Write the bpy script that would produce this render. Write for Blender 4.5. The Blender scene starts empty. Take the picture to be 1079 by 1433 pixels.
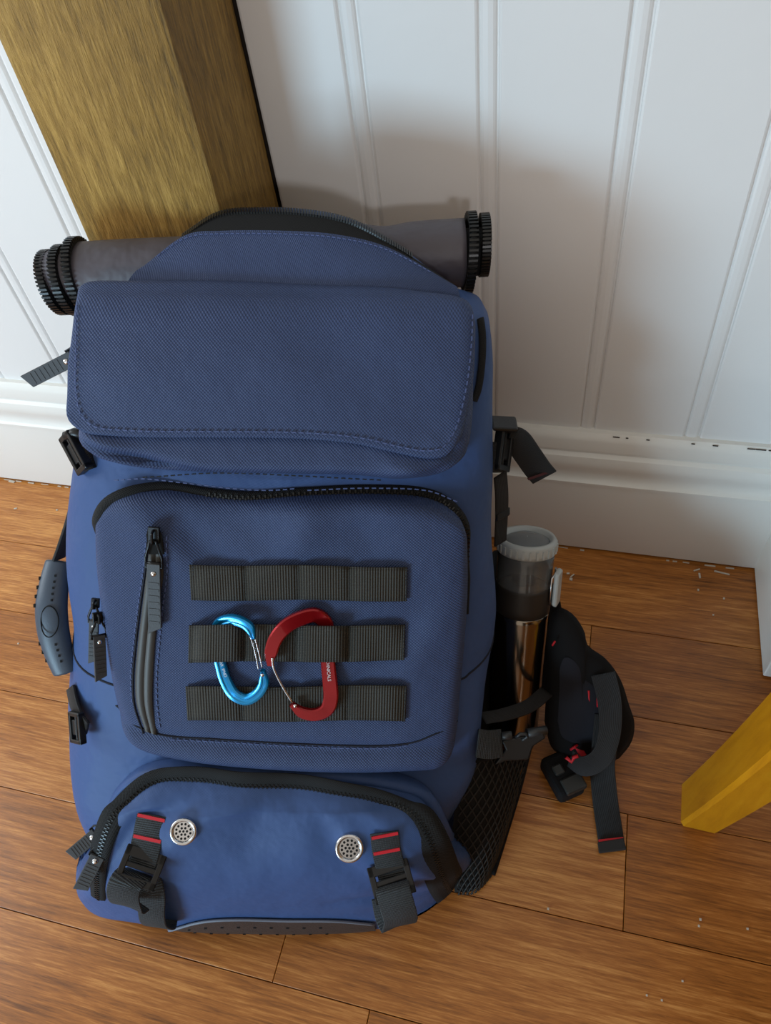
import bpy, bmesh, math, random
import numpy as np
from mathutils import Vector, Matrix

random.seed(7)
scene = bpy.context.scene
COL = scene.collection
R_ = math.radians

# ---------------------------------------------------------------- camera
H = 0.9                                   # camera height over the floor (m)
FPX = 1050.8                              # focal length in pixels (1079 x 1433)
YAW, PITCH, ROLL = R_(20.83), R_(40.38), R_(-9.457)
def _rx(t): return np.array([[1,0,0],[0,math.cos(t),-math.sin(t)],[0,math.sin(t),math.cos(t)]])
def _rz(t): return np.array([[math.cos(t),-math.sin(t),0],[math.sin(t),math.cos(t),0],[0,0,1]])
RC = _rz(YAW) @ _rx(PITCH) @ _rz(ROLL)
CAM = np.array([0.0, 0.0, H])
cd = bpy.data.cameras.new('camera'); cam = bpy.data.objects.new('camera', cd); COL.objects.link(cam)
cd.sensor_fit = 'VERTICAL'; cd.sensor_height = 36.0; cd.sensor_width = 27.1; cd.lens = FPX/1433*36.0
cd.clip_start = 0.02
M4 = Matrix(RC.tolist()).to_4x4(); M4.translation = Vector(CAM); cam.matrix_world = M4
scene.camera = cam

# ---------------------------------------------------------------- world, lights, exposure
w = bpy.data.worlds.new('world'); scene.world = w; w.use_nodes = True
w.node_tree.nodes['Background'].inputs[0].default_value = (1.0, 0.90, 0.78, 1)
w.node_tree.nodes['Background'].inputs[1].default_value = 0.66
def area(name, loc, target, sx, sy, power, color):
    l = bpy.data.lights.new(name, 'AREA'); l.shape = 'RECTANGLE'; l.size = sx; l.size_y = sy
    l.energy = power; l.color = color
    o = bpy.data.objects.new(name, l); COL.objects.link(o); o.location = loc
    o.rotation_euler = (Vector(target)-Vector(loc)).to_track_quat('-Z', 'Y').to_euler()
    return o
area('glass_door_daylight', (-1.45, -2.05, 0.50), (-0.2, 0.5, 0.2), 0.9, 0.8, 56, (0.52, 0.79, 1.0))
area('side_window_daylight', (-1.9, 0.10, 1.10), (-0.7, 0.3, 0.0), 0.7, 0.9, 15, (0.80, 0.92, 1.0))
area('window_daylight', (1.5, -3.6, 2.2), (0.0, 0.6, 0.6), 0.25, 0.25, 34, (0.95, 0.96, 1.0))
vs = scene.view_settings
vs.view_transform = 'Standard'; vs.look = 'None'; vs.gamma = 1.0; vs.use_curve_mapping = False
vs.exposure = 0.0

# ---------------------------------------------------------------- pixel <-> space
def ray(px, py):
    return RC @ np.array([(px-539.5)/FPX, -(py-716.5)/FPX, -1.0])
def P(px, py, d):                          # the point seen at a pixel, d metres deep
    return CAM + ray(px, py)*d
def on_z(px, py, z=0.0):
    r = ray(px, py); return CAM + r*((z-H)/r[2])
def on_y(px, py, y):
    r = ray(px, py); return CAM + r*(y/r[1])
def on_plane(px, py, o, n):
    r = ray(px, py); return CAM + r*(np.dot(np.asarray(o)-CAM, n)/np.dot(r, n))
def unit(v):
    v = np.asarray(v, float); return v/(np.linalg.norm(v)+1e-12)

# ---------------------------------------------------------------- materials
def new_mat(name):
    m = bpy.data.materials.new(name); m.use_nodes = True
    return m, m.node_tree, m.node_tree.nodes['Principled BSDF']
def N_(nt, t, **kw):
    n = nt.nodes.new(t)
    for k, v in kw.items():
        setattr(n, k, v)
    return n
def rgb(h):
    def c(x):
        x /= 255.0
        return x/12.92 if x <= 0.04045 else ((x+0.055)/1.055)**2.4
    return (c(int(h[0:2],16)), c(int(h[2:4],16)), c(int(h[4:6],16)), 1)
def plain(name, col, rough=0.5, metal=0.0, spec=0.5, noise=0.0, nscale=60, bump=0.0, bscale=400, coat=0.0, trans=0.0, ior=1.45):
    m, nt, b = new_mat(name)
    b.inputs['Base Color'].default_value = rgb(col) if isinstance(col, str) else col
    b.inputs['Roughness'].default_value = rough; b.inputs['Metallic'].default_value = metal
    b.inputs['Specular IOR Level'].default_value = spec; b.inputs['Coat Weight'].default_value = coat
    b.inputs['Transmission Weight'].default_value = trans; b.inputs['IOR'].default_value = ior
    tc = N_(nt, 'ShaderNodeTexCoord')
    if noise:
        n = N_(nt, 'ShaderNodeTexNoise'); n.inputs['Scale'].default_value = nscale; n.inputs['Detail'].default_value = 4
        nt.links.new(tc.outputs['Object'], n.inputs['Vector'])
        mx = N_(nt, 'ShaderNodeMix', data_type='RGBA')
        c = b.inputs['Base Color'].default_value
        mx.inputs[6].default_value = tuple(x*(1-noise) for x in c[:3])+(1,)
        mx.inputs[7].default_value = tuple(min(1, x*(1+noise)) for x in c[:3])+(1,)
        nt.links.new(n.outputs['Fac'], mx.inputs[0]); nt.links.new(mx.outputs[2], b.inputs['Base Color'])
    if bump:
        n = N_(nt, 'ShaderNodeTexNoise'); n.inputs['Scale'].default_value = bscale; n.inputs['Detail'].default_value = 3
        nt.links.new(tc.outputs['Object'], n.inputs['Vector'])
        bp = N_(nt, 'ShaderNodeBump'); bp.inputs['Strength'].default_value = bump; bp.inputs['Distance'].default_value = 0.002
        nt.links.new(n.outputs['Fac'], bp.inputs['Height']); nt.links.new(bp.outputs['Normal'], b.inputs['Normal'])
    return m
def fabric(name, col, pitch=0.0016, rough=0.55, bump=0.35, spec=0.25, wrinkle=0.25, thread=0.10):
    # woven cloth: UVs are in metres, crossed sine waves give the weave
    m, nt, b = new_mat(name)
    b.inputs['Roughness'].default_value = rough; b.inputs['Specular IOR Level'].default_value = spec
    uv = N_(nt, 'ShaderNodeUVMap'); sep = N_(nt, 'ShaderNodeSeparateXYZ'); nt.links.new(uv.outputs[0], sep.inputs[0])
    def wave(axis):
        a = N_(nt, 'ShaderNodeMath', operation='MULTIPLY'); a.inputs[1].default_value = 2*math.pi/pitch
        nt.links.new(sep.outputs[axis], a.inputs[0])
        s = N_(nt, 'ShaderNodeMath', operation='SINE'); nt.links.new(a.outputs[0], s.inputs[0]); return s
    wx, wy = wave(0), wave(1)
    mu = N_(nt, 'ShaderNodeMath', operation='MULTIPLY'); nt.links.new(wx.outputs[0], mu.inputs[0]); nt.links.new(wy.outputs[0], mu.inputs[1])
    tc = N_(nt, 'ShaderNodeTexCoord')
    n = N_(nt, 'ShaderNodeTexNoise'); n.inputs['Scale'].default_value = 26; n.inputs['Detail'].default_value = 3
    nt.links.new(tc.outputs['Object'], n.inputs['Vector'])
    b1 = N_(nt, 'ShaderNodeBump'); b1.inputs['Strength'].default_value = wrinkle; b1.inputs['Distance'].default_value = 0.012
    nt.links.new(n.outputs['Fac'], b1.inputs['Height'])
    b2 = N_(nt, 'ShaderNodeBump'); b2.inputs['Strength'].default_value = bump; b2.inputs['Distance'].default_value = 0.0006
    nt.links.new(mu.outputs[0], b2.inputs['Height']); nt.links.new(b1.outputs['Normal'], b2.inputs['Normal'])
    nt.links.new(b2.outputs['Normal'], b.inputs['Normal'])
    c = rgb(col)
    mx = N_(nt, 'ShaderNodeMix', data_type='RGBA')
    mx.inputs[6].default_value = tuple(x*(1-thread) for x in c[:3])+(1,); mx.inputs[7].default_value = tuple(min(1, x*(1+thread)) for x in c[:3])+(1,)
    mr = N_(nt, 'ShaderNodeMapRange'); mr.inputs[1].default_value = -1; mr.inputs[2].default_value = 1
    nt.links.new(mu.outputs[0], mr.inputs[0]); nt.links.new(mr.outputs[0], mx.inputs[0])
    nt.links.new(mx.outputs[2], b.inputs['Base Color'])
    return m
def webbing(name, col, col2, pitch=0.0021, rough=0.6, axis=0):
    # ribbed webbing: ribs run along the strap; UV x is across, y is along, metres
    m, nt, b = new_mat(name)
    b.inputs['Roughness'].default_value = rough; b.inputs['Specular IOR Level'].default_value = 0.35
    uv = N_(nt, 'ShaderNodeUVMap'); sep = N_(nt, 'ShaderNodeSeparateXYZ'); nt.links.new(uv.outputs[0], sep.inputs[0])
    def wave(ax, p):
        a = N_(nt, 'ShaderNodeMath', operation='MULTIPLY'); a.inputs[1].default_value = 2*math.pi/p
        nt.links.new(sep.outputs[ax], a.inputs[0])
        s = N_(nt, 'ShaderNodeMath', operation='SINE'); nt.links.new(a.outputs[0], s.inputs[0]); return s
    a, c2 = wave(axis, pitch), wave(1-axis, pitch*0.62)
    h = N_(nt, 'ShaderNodeMath', operation='MULTIPLY_ADD'); h.inputs[1].default_value = 0.35
    nt.links.new(c2.outputs[0], h.inputs[0]); nt.links.new(a.outputs[0], h.inputs[2])
    mr = N_(nt, 'ShaderNodeMapRange'); mr.inputs[1].default_value = -1.2; mr.inputs[2].default_value = 1.2
    nt.links.new(h.outputs[0], mr.inputs[0])
    mx = N_(nt, 'ShaderNodeMix', data_type='RGBA'); mx.inputs[6].default_value = rgb(col); mx.inputs[7].default_value = rgb(col2)
    nt.links.new(mr.outputs[0], mx.inputs[0]); nt.links.new(mx.outputs[2], b.inputs['Base Color'])
    bp = N_(nt, 'ShaderNodeBump'); bp.inputs['Strength'].default_value = 0.6; bp.inputs['Distance'].default_value = 0.0008
    nt.links.new(h.outputs[0], bp.inputs['Height']); nt.links.new(bp.outputs['Normal'], b.inputs['Normal'])
    return m
def wood(name, dark, mid, light, gx, gy, gz, rough=0.45, bump=0.3, per_object=True, coarse=1.0, coat=0.0, lo=0.3, hi=0.72, spec=0.5, tint=0.0, pores=0.0):
    # grain stretched along one axis: gx, gy, gz scale the world position
    m, nt, b = new_mat(name)
    b.inputs['Roughness'].default_value = rough; b.inputs['Coat Weight'].default_value = coat; b.inputs['Specular IOR Level'].default_value = spec
    geo = N_(nt, 'ShaderNodeNewGeometry'); oi = N_(nt, 'ShaderNodeObjectInfo')
    off = N_(nt, 'ShaderNodeVectorMath', operation='SCALE'); off.inputs[0].default_value = (13.1, 7.7, 3.9)
    nt.links.new(oi.outputs['Random'], off.inputs['Scale'])
    add = N_(nt, 'ShaderNodeVectorMath', operation='ADD'); nt.links.new(geo.outputs['Position'], add.inputs[0])
    if per_object: nt.links.new(off.outputs[0], add.inputs[1])
    else: add.inputs[1].default_value = (0, 0, 0)
    sc = N_(nt, 'ShaderNodeVectorMath', operation='MULTIPLY'); sc.inputs[1].default_value = (gx, gy, gz)
    nt.links.new(add.outputs[0], sc.inputs[0])
    n1 = N_(nt, 'ShaderNodeTexNoise'); n1.inputs['Scale'].default_value = 1.0*coarse; n1.inputs['Detail'].default_value = 6; n1.inputs['Roughness'].default_value = 0.62; n1.inputs['Distortion'].default_value = 0.6
    n2 = N_(nt, 'ShaderNodeTexNoise'); n2.inputs['Scale'].default_value = 4.2*coarse; n2.inputs['Detail'].default_value = 5; n2.inputs['Roughness'].default_value = 0.7
    n3 = N_(nt, 'ShaderNodeTexNoise'); n3.inputs['Scale'].default_value = 5.0; n3.inputs['Detail'].default_value = 2
    nt.links.new(sc.outputs[0], n1.inputs['Vector']); nt.links.new(sc.outputs[0], n2.inputs['Vector']); nt.links.new(add.outputs[0], n3.inputs['Vector'])
    mixf = N_(nt, 'ShaderNodeMath', operation='MULTIPLY_ADD'); mixf.inputs[1].default_value = 0.55
    nt.links.new(n2.outputs['Fac'], mixf.inputs[0])
    half = N_(nt, 'ShaderNodeMath', operation='MULTIPLY'); half.inputs[1].default_value = 0.45
    nt.links.new(n1.outputs['Fac'], half.inputs[0]); nt.links.new(half.outputs[0], mixf.inputs[2])
    big = N_(nt, 'ShaderNodeMath', operation='MULTIPLY_ADD'); big.inputs[1].default_value = 0.25
    nt.links.new(n3.outputs['Fac'], big.inputs[0]); nt.links.new(mixf.outputs[0], big.inputs[2])
    sub = N_(nt, 'ShaderNodeMath', operation='SUBTRACT'); nt.links.new(big.outputs[0], sub.inputs[0]); sub.inputs[1].default_value = 0.125
    if tint:
        t = N_(nt, 'ShaderNodeMath', operation='MULTIPLY_ADD'); t.inputs[1].default_value = tint
        nt.links.new(oi.outputs['Random'], t.inputs[0]); nt.links.new(sub.outputs[0], t.inputs[2])
        sub = N_(nt, 'ShaderNodeMath', operation='SUBTRACT'); nt.links.new(t.outputs[0], sub.inputs[0]); sub.inputs[1].default_value = tint/2
    cr = N_(nt, 'ShaderNodeValToRGB'); e = cr.color_ramp.elements
    e[0].position = lo; e[0].color = rgb(dark); e[1].position = hi; e[1].color = rgb(light)
    k = cr.color_ramp.elements.new((lo+hi)/2); k.color = rgb(mid)
    nt.links.new(sub.outputs[0], cr.inputs[0])
    nt.links.new(cr.outputs[0], b.inputs['Base Color'])
    bp = N_(nt, 'ShaderNodeBump'); bp.inputs['Strength'].default_value = bump; bp.inputs['Distance'].default_value = 0.002*(2.5 if bump > .8 else 1)
    nt.links.new(mixf.outputs[0], bp.inputs['Height']); nt.links.new(bp.outputs['Normal'], b.inputs['Normal'])
    return m

MT = {}
MT['navy'] = fabric('navy_canvas', '384668', pitch=0.0026, rough=0.55, bump=0.5, wrinkle=0.22, thread=0.16)
MT['navy_smooth'] = fabric('navy_coated_cloth', '3a5280', pitch=0.0014, rough=0.52, bump=0.15, wrinkle=0.3, spec=0.25, thread=0.05)
MT['black_tape'] = fabric('black_zip_tape', '1a1b1c', pitch=0.0018, rough=0.75, bump=0.4, wrinkle=0.05)
MT['web'] = webbing('black_webbing', '191917', '34332f')
MT['web_smooth'] = webbing('flat_black_webbing', '222223', '2d2d2e', pitch=0.0012)
MT['black_pad'] = fabric('black_padding', '0d0d0f', pitch=0.002, rough=0.85, bump=0.3)
MT['stitch'] = plain('navy_thread', '48557e', 0.7)
MT['stitch_dark'] = plain('dark_thread', '14161c', 0.7)
MT['seam'] = plain('dark_seam', '0c1020', 0.8)
MT['plastic'] = plain('black_plastic', '17181a', 0.38, bump=0.05)
MT['rubber'] = plain('grey_rubber', '3a3c3f', 0.55, bump=0.1, bscale=900)
MT['grip'] = plain('slate_rubber_grip', '3c4856', 0.42, bump=0.08, bscale=900)
MT['gunmetal'] = plain('black_zip_metal', '2b2c2e', 0.3, metal=0.8)
MT['steel'] = plain('bright_steel', 'd8dade', 0.22, metal=1.0)
MT['blue_anod'] = plain('blue_anodised', '0e8cc8', 0.24, metal=0.55, coat=0.5)
MT['red_anod'] = plain('red_anodised', '96101a', 0.26, metal=0.55, coat=0.4)
MT['red'] = plain('red_thread', 'c01826', 0.6)
MT['roll'] = fabric('grey_nylon', '4d4950', pitch=0.0009, rough=0.5, bump=0.05, wrinkle=0.35, spec=0.5, thread=0.03)
MT['tooth'] = plain('black_resin', '131414', 0.35)
MT['brown'] = plain('brown_leatherette', '3a302d', 0.55, noise=0.15, bump=0.3, bscale=700)
MT['print'] = plain('silver_print', 'd8d8da', 0.5)
MT['black'] = plain('black_hole', '050505', 0.9)
MT['mesh'] = plain('black_net', '0b0b0c', 0.8)
MT['bottle_steel'] = plain('brushed_steel', '8d8479', 0.16, metal=1.0)
MT['clear'] = plain('clear_plastic', 'e8ecee', 0.06, trans=0.92, ior=1.45)
MT['cap_grey'] = plain('frosted_grey_lid', 'aeb4b4', 0.35, bump=0.05)
MT['paint_board'] = plain('white_board_paint', 'd9d8d6', 0.45, noise=0.015, nscale=8, bump=0.12, bscale=55)
MT['paint_trim'] = plain('white_gloss_paint', 'dcdad4', 0.33, noise=0.02, nscale=10, bump=0.1, bscale=45)
MT['gap'] = plain('dark_gap', '2a2018', 0.9)
MT['flake'] = plain('paint_flakes', 'bdb6a8', 0.8)
MT['floor_wood'] = wood('brown_plank', '5e3512', 'a5652a', 'd89a54', 6.5, 130, 1, rough=0.33, bump=0.12, lo=0.31, hi=0.71, tint=0.10, spec=0.45)
MT['oak'] = wood('oiled_oak', '4a3712', '8f6d2c', 'bd974c', 110, 110, 11.0, rough=0.55, bump=1.0, lo=0.3, hi=0.7)
MT['leg_wood'] = wood('golden_varnished_wood', '9a5c08', 'c4820f', 'd49a20', 20, 20, 3.0, rough=0.3, bump=0.05, coat=0.35, lo=0.2, hi=0.8)

MT['blocker_wood'] = wood('dark_blocker_wood', '2c1a0e', '4a2e18', '6a4526', 4, 50, 20, rough=0.4)
# ---------------------------------------------------------------- object helpers
ROOT = {}
def place(o, parent):
    COL.objects.link(o)
    if parent is not None: o.parent = parent
def base_of(parent):
    p = parent
    while p is not None and p.parent is not None: p = p.parent
    return np.array(ROOT.get(p.name, (0, 0, 0))) if p is not None else np.zeros(3)
def mesh(name, verts, faces, mat, parent=None, smooth=True, uvs=None, kind=None, origin=None):
    off = base_of(parent) if parent is not None else (np.array(origin) if origin is not None else np.zeros(3))
    V = np.asarray(verts, float) - off
    me = bpy.data.meshes.new(name); me.from_pydata(V.tolist(), [], [list(map(int, f)) for f in faces]); me.update()
    if uvs is not None:
        ul = me.uv_layers.new(name='UVMap')
        idx = np.zeros(len(me.loops), dtype=np.int32); me.loops.foreach_get('vertex_index', idx)
        ul.data.foreach_set('uv', np.asarray(uvs, float)[idx].ravel())
    if smooth:
        me.polygons.foreach_set('use_smooth', [True]*len(me.polygons))
    me.materials.append(MT[mat] if isinstance(mat, str) else mat)
    o = bpy.data.objects.new(name, me); place(o, parent)
    if parent is None and origin is not None:
        o.location = origin; ROOT[o.name] = tuple(origin)
    if kind: o['kind'] = kind
    return o
def empty(name, loc, label=None, cat=None, group=None):
    o = bpy.data.objects.new(name, None); o.empty_display_size = 0.02; COL.objects.link(o); o.location = tuple(loc)
    ROOT[o.name] = tuple(loc)
    tag(o, label, cat, group); return o
def tag(o, label=None, cat=None, group=None, kind=None):
    for k, v in (('label', label), ('category', cat), ('group', group), ('kind', kind)):
        if v: o[k] = v
    return o
def modify(o, bevel=0.0, seg=2, subsurf=0, solid=0.0, offset=0.0, angle=35):
    if solid:
        m = o.modifiers.new('thickness', 'SOLIDIFY'); m.thickness = solid; m.offset = offset
    if bevel:
        m = o.modifiers.new('bevel', 'BEVEL'); m.width = bevel; m.segments = seg; m.limit_method = 'ANGLE'; m.angle_limit = R_(angle)
    if subsurf:
        m = o.modifiers.new('smooth', 'SUBSURF'); m.levels = subsurf; m.render_levels = subsurf
    return o
def flat_shade(o, deg=40):
    me = o.data
    try:
        me.set_sharp_from_angle(angle=R_(deg))
    except Exception:
        pass
    return o
class MB:
    def __init__(s): s.v = []; s.f = []; s.uv = []
    def add(s, verts, faces, uvs=None):
        n = len(s.v); s.v += [tuple(x) for x in verts]; s.f += [tuple(i+n for i in f) for f in faces]
        s.uv += [tuple(x) for x in (uvs if uvs is not None else [(0, 0)]*len(verts))]
    def box(s, c, ax, ay, az, sx, sy, sz):
        c = np.asarray(c); ax, ay, az = unit(ax)*sx/2, unit(ay)*sy/2, unit(az)*sz/2
        vs = [c+i*ax+j*ay+k*az for i in (-1,1) for j in (-1,1) for k in (-1,1)]
        s.add(vs, [(0,1,3,2),(4,6,7,5),(0,4,5,1),(2,3,7,6),(0,2,6,4),(1,5,7,3)])
    def tube(s, pts, r, n=8, closed=False, caps=True, flat=1.0, up=None):
        pts = [np.asarray(p, float) for p in pts]; m = len(pts)
        rs = r if hasattr(r, '__len__') else [r]*m
        rings = []; prev = None
        for i in range(m):
            a = pts[(i-1) % m] if (closed or i > 0) else pts[i]; b = pts[(i+1) % m] if (closed or i < m-1) else pts[i]
            t = unit(b-a)
            if up is not None: x = unit(np.cross(up, t))
            elif prev is None: x = unit(np.cross(t, (0.31, 0.2, 0.93)))
            else: x = unit(prev - np.dot(prev, t)*t)
            prev = x; y = np.cross(t, x)
            rings.append([pts[i]+rs[i]*(math.cos(q)*x+flat*math.sin(q)*y) for q in (2*math.pi*k/n for k in range(n))])
        vs = [p for rg in rings for p in rg]; fs = []
        for i in range(m if closed else m-1):
            j = (i+1) % m
            for k in range(n):
                fs.append((i*n+k, i*n+(k+1) % n, j*n+(k+1) % n, j*n+k))
        if caps and not closed:
            fs.append(tuple(range(n))[::-1]); fs.append(tuple((m-1)*n+k for k in range(n)))
        s.add(vs, fs)
    def build(s, name, mat, parent=None, smooth=True, kind=None, origin=None, uv=False):
        return mesh(name, s.v, s.f, mat, parent, smooth, s.uv if uv else None, kind, origin)
def cat(pts, n):
    # Catmull-Rom through pts, n samples by chord length
    p = np.asarray(pts, float)
    if len(p) == 2:
        t = np.linspace(0, 1, n)[:, None]; return p[0]*(1-t)+p[1]*t
    d = np.r_[0, np.cumsum(np.maximum(1e-9, np.linalg.norm(np.diff(p, axis=0), axis=1))**0.5)]
    q = np.vstack([2*p[0]-p[1], p, 2*p[-1]-p[-2]])
    k = np.r_[-(d[1]-d[0]), d, d[-1]+(d[-1]-d[-2])]
    fine = []
    for i in range(1, len(q)-2):
        for t in np.linspace(k[i], k[i+1], 14, endpoint=False):
            def L(a, b, ta, tb): return a*(tb-t)/(tb-ta)+b*(t-ta)/(tb-ta)
            A1, A2, A3 = L(q[i-1], q[i], k[i-1], k[i]), L(q[i], q[i+1], k[i], k[i+1]), L(q[i+1], q[i+2], k[i+1], k[i+2])
            B1, B2 = L(A1, A2, k[i-1], k[i+1]), L(A2, A3, k[i], k[i+2])
            fine.append(L(B1, B2, k[i], k[i+1]))
    fine.append(p[-1]); fine = np.array(fine)
    return resample(fine, n)
def resample(p, n):
    p = np.asarray(p, float)
    d = np.r_[0, np.cumsum(np.linalg.norm(np.diff(p, axis=0), axis=1))]
    t = np.linspace(0, d[-1], n)
    return np.stack([np.interp(t, d, p[:, j]) for j in range(p.shape[1])], 1)
def grid_faces(nr, nc, flip=False, wrap=False):
    fs = []
    for i in range(nr-1):
        for j in range(nc if wrap else nc-1):
            k = (j+1) % nc
            q = (i*nc+j, i*nc+k, (i+1)*nc+k, (i+1)*nc+j)
            fs.append(q[::-1] if flip else q)
    return fs
def strap(name, pts, side, width, mat, parent, thick=0.0018, n=40, kind=None, round_=True):
    # a flat webbing ribbon: pts the centre line, side the direction(s) across
    c = cat(pts, n); sd = np.asarray(side, float)
    sd = cat(sd, n) if sd.ndim == 2 else np.repeat(sd[None], n, 0)
    vs, uv = [], []; L = 0
    prof = [(-.5, -.3), (-.5, .3), (-.47, .5), (0, .5), (.47, .5), (.5, .3), (.5, -.3), (.47, -.5), (0, -.5), (-.47, -.5)]
    for i in range(n):
        t = unit(c[min(i+1, n-1)]-c[max(i-1, 0)]); s_ = unit(sd[i]-np.dot(sd[i], t)*t); nn = np.cross(s_, t)
        if i: L += np.linalg.norm(c[i]-c[i-1])
        for a, b in prof:
            vs.append(c[i]+s_*a*width+nn*b*thick); uv.append((a*width, L))
    m = len(prof)
    fs = grid_faces(n, m, wrap=True)+[tuple(range(m))[::-1], tuple((n-1)*m+k for k in range(m))]
    return mesh(name, vs, fs, mat, parent, True, uv, kind)
def slab(name, poly, nrm, thick, mat, parent=None, bevel=0.0, seg=2, origin=None, smooth=False):
    # a polygon (3D points in a plane) given thickness along nrm
    p = [np.asarray(x, float) for x in poly]; nrm = unit(nrm); n = len(p)
    vs = p+[x+nrm*thick for x in p]
    fs = [tuple(range(n))[::-1], tuple(range(n, 2*n))]+[(i, (i+1) % n, (i+1) % n+n, i+n) for i in range(n)]
    o = mesh(name, vs, fs, mat, parent, smooth, None, None, origin)
    bm = bmesh.new(); bm.from_mesh(o.data); bmesh.ops.recalc_face_normals(bm, faces=bm.faces); bm.to_mesh(o.data); bm.free()
    if bevel: modify(o, bevel, seg)
    return o
def lathe_pts(prof, o, ax, n=48):
    ax = unit(ax); x = unit(np.cross(ax, (0.2, 1, 0.1))); y = np.cross(ax, x)
    vs = [np.asarray(o)+ax*z+r*(math.cos(q)*x+math.sin(q)*y) for r, z in prof for q in (2*math.pi*k/n for k in range(n))]
    return vs, grid_faces(len(prof), n, wrap=True)
def lathe(name, prof, o, ax, mat, parent, n=48, caps=True):
    vs, fs = lathe_pts(prof, o, ax, n)
    if caps:
        fs += [tuple(range(n))[::-1], tuple((len(prof)-1)*n+k for k in range(n))]
    return mesh(name, vs, fs, mat, parent)

# ================================================================ THE ROOM
WALL_Y = 0.782*H          # face of the boards
BASE_Y = 0.7645*H         # face of the skirting at the floor
# ---- floor: planks laid along the wall
floor = empty('floor', (0, 0, 0)); tag(floor, 'brown wood-effect plank floor', None, None, 'structure')
sub = mesh('subfloor', [(-2.2,-1.6,-.012),(1.6,-1.6,-.012),(1.6,.76,-.012),(-2.2,.76,-.012)], [(0,1,2,3)], 'gap', floor, False)
rows = [-1.45,-1.27,-1.135,-0.995,-0.86,-0.725,-0.59,-0.46,-0.3285,-0.193,-0.0565,0.0816,0.2212,0.356,0.490,0.6253,0.80]
joint = {10: [-1.60, -0.148], 11: [-0.266], 12: [0.1206], 13: [-0.95], 14: [0.0587], 15: [-0.58, 0.62]}
def plank_mesh(key, L, Wd):
    e = 0.0005
    b = MB(); t = 0.008
    x, y = L/2-0.0004, Wd/2-0.0004
    vs = [(-x,-y,-t),(x,-y,-t),(x,y,-t),(-x,y,-t),(-x,-y,-e),(x,-y,-e),(x,y,-e),(-x,y,-e),(-x+e,-y+e,0),(x-e,-y+e,0),(x-e,y-e,0),(-x+e,y-e,0)]
    fs = [(8,9,10,11)]+[(i,(i+1)%4,(i+1)%4+4,i+4) for i in range(4)]+[(i+4,(i+1)%4+4,(i+1)%4+8,i+8) for i in range(4)]
    me = bpy.data.meshes.new('plank'); me.from_pydata(vs, [], fs); me.update(); me.materials.append(MT['floor_wood']); return me
pm_cache = {}
for r in range(len(rows)-1):
    y0, y1 = rows[r]*H, rows[r+1]*H
    js = sorted(joint.get(r, [random.uniform(-1.2, 0.6)]))
    xs = [j*H for j in js]
    while xs[0] > -2.1: xs.insert(0, xs[0]-1.22)
    while xs[-1] < 1.5: xs.append(xs[-1]+1.22)
    for a, b_ in zip(xs[:-1], xs[1:]):
        key = (round(b_-a, 3), round(y1-y0, 4))
        if key not in pm_cache: pm_cache[key] = plank_mesh(key, b_-a, y1-y0)
        o = bpy.data.objects.new('plank', pm_cache[key]); place(o, floor); o.location = ((a+b_)/2, (y0+y1)/2, random.uniform(-0.0003, 0.0002))

# ---- panelled wall: each board a piece with a bead on one edge
wall = empty('wall_back', (0, WALL_Y, 0)); tag(wall, 'white painted tongue-and-groove panelled wall', None, None, 'structure')
k_ = 0.782/0.7645
seams = [s*H*k_ for s in (-1.575,-1.442,-1.31,-1.177,-1.044,-0.911,-0.7787,-0.6425,-0.505,-0.371,-0.2379,-0.1068,0.026,0.1595,0.292)]
TOP = 1.75
def board(x0, x1, name='board'):
    # x0..x1 with, at the right edge, groove - flat bead - groove
    w_ = x1-x0; g, bd, dp = 0.0026, 0.0125, 0.0030
    pr = [(0,dp),(0.0008,0.0008),(0.0028,0),(w_-g*2-bd-0.0022,0),(w_-g*2-bd-0.0006,0.0008),(w_-g*1.55-bd,dp),(w_-g-bd,dp*0.5),(w_-g-bd+0.002,0.0005),(w_-g-bd/2,0.0001),(w_-g-0.002,0.0005),(w_-g,dp*0.5),(w_-g*0.45,dp),(w_,dp)]
    n = len(pr); vs = [(x0+a, WALL_Y+b, z) for z in (0.16, TOP) for a, b in pr]
    fs = [(i, i+1, n+i+1, n+i) for i in range(n-1)]
    o = mesh(name, vs, fs, 'paint_board', wall, False)
    return o
POST_X0, POST_X1, POST_Y = -0.4835, -0.3300, 0.5815
for a, b_ in zip(seams[:-1], seams[1:]):
    if a < POST_X1 < b_:
        board(POST_X1+0.0022, b_)           # board scribed against the post
    elif b_ < POST_X1 and a > POST_X0: continue
    else: board(a, b_)
mesh('backing', [(-1.7,WALL_Y+.012,0),(.6,WALL_Y+.012,0),(.6,WALL_Y+.012,TOP),(-1.7,WALL_Y+.012,TOP)], [(0,1,2,3)], 'gap', wall, False)

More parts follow.
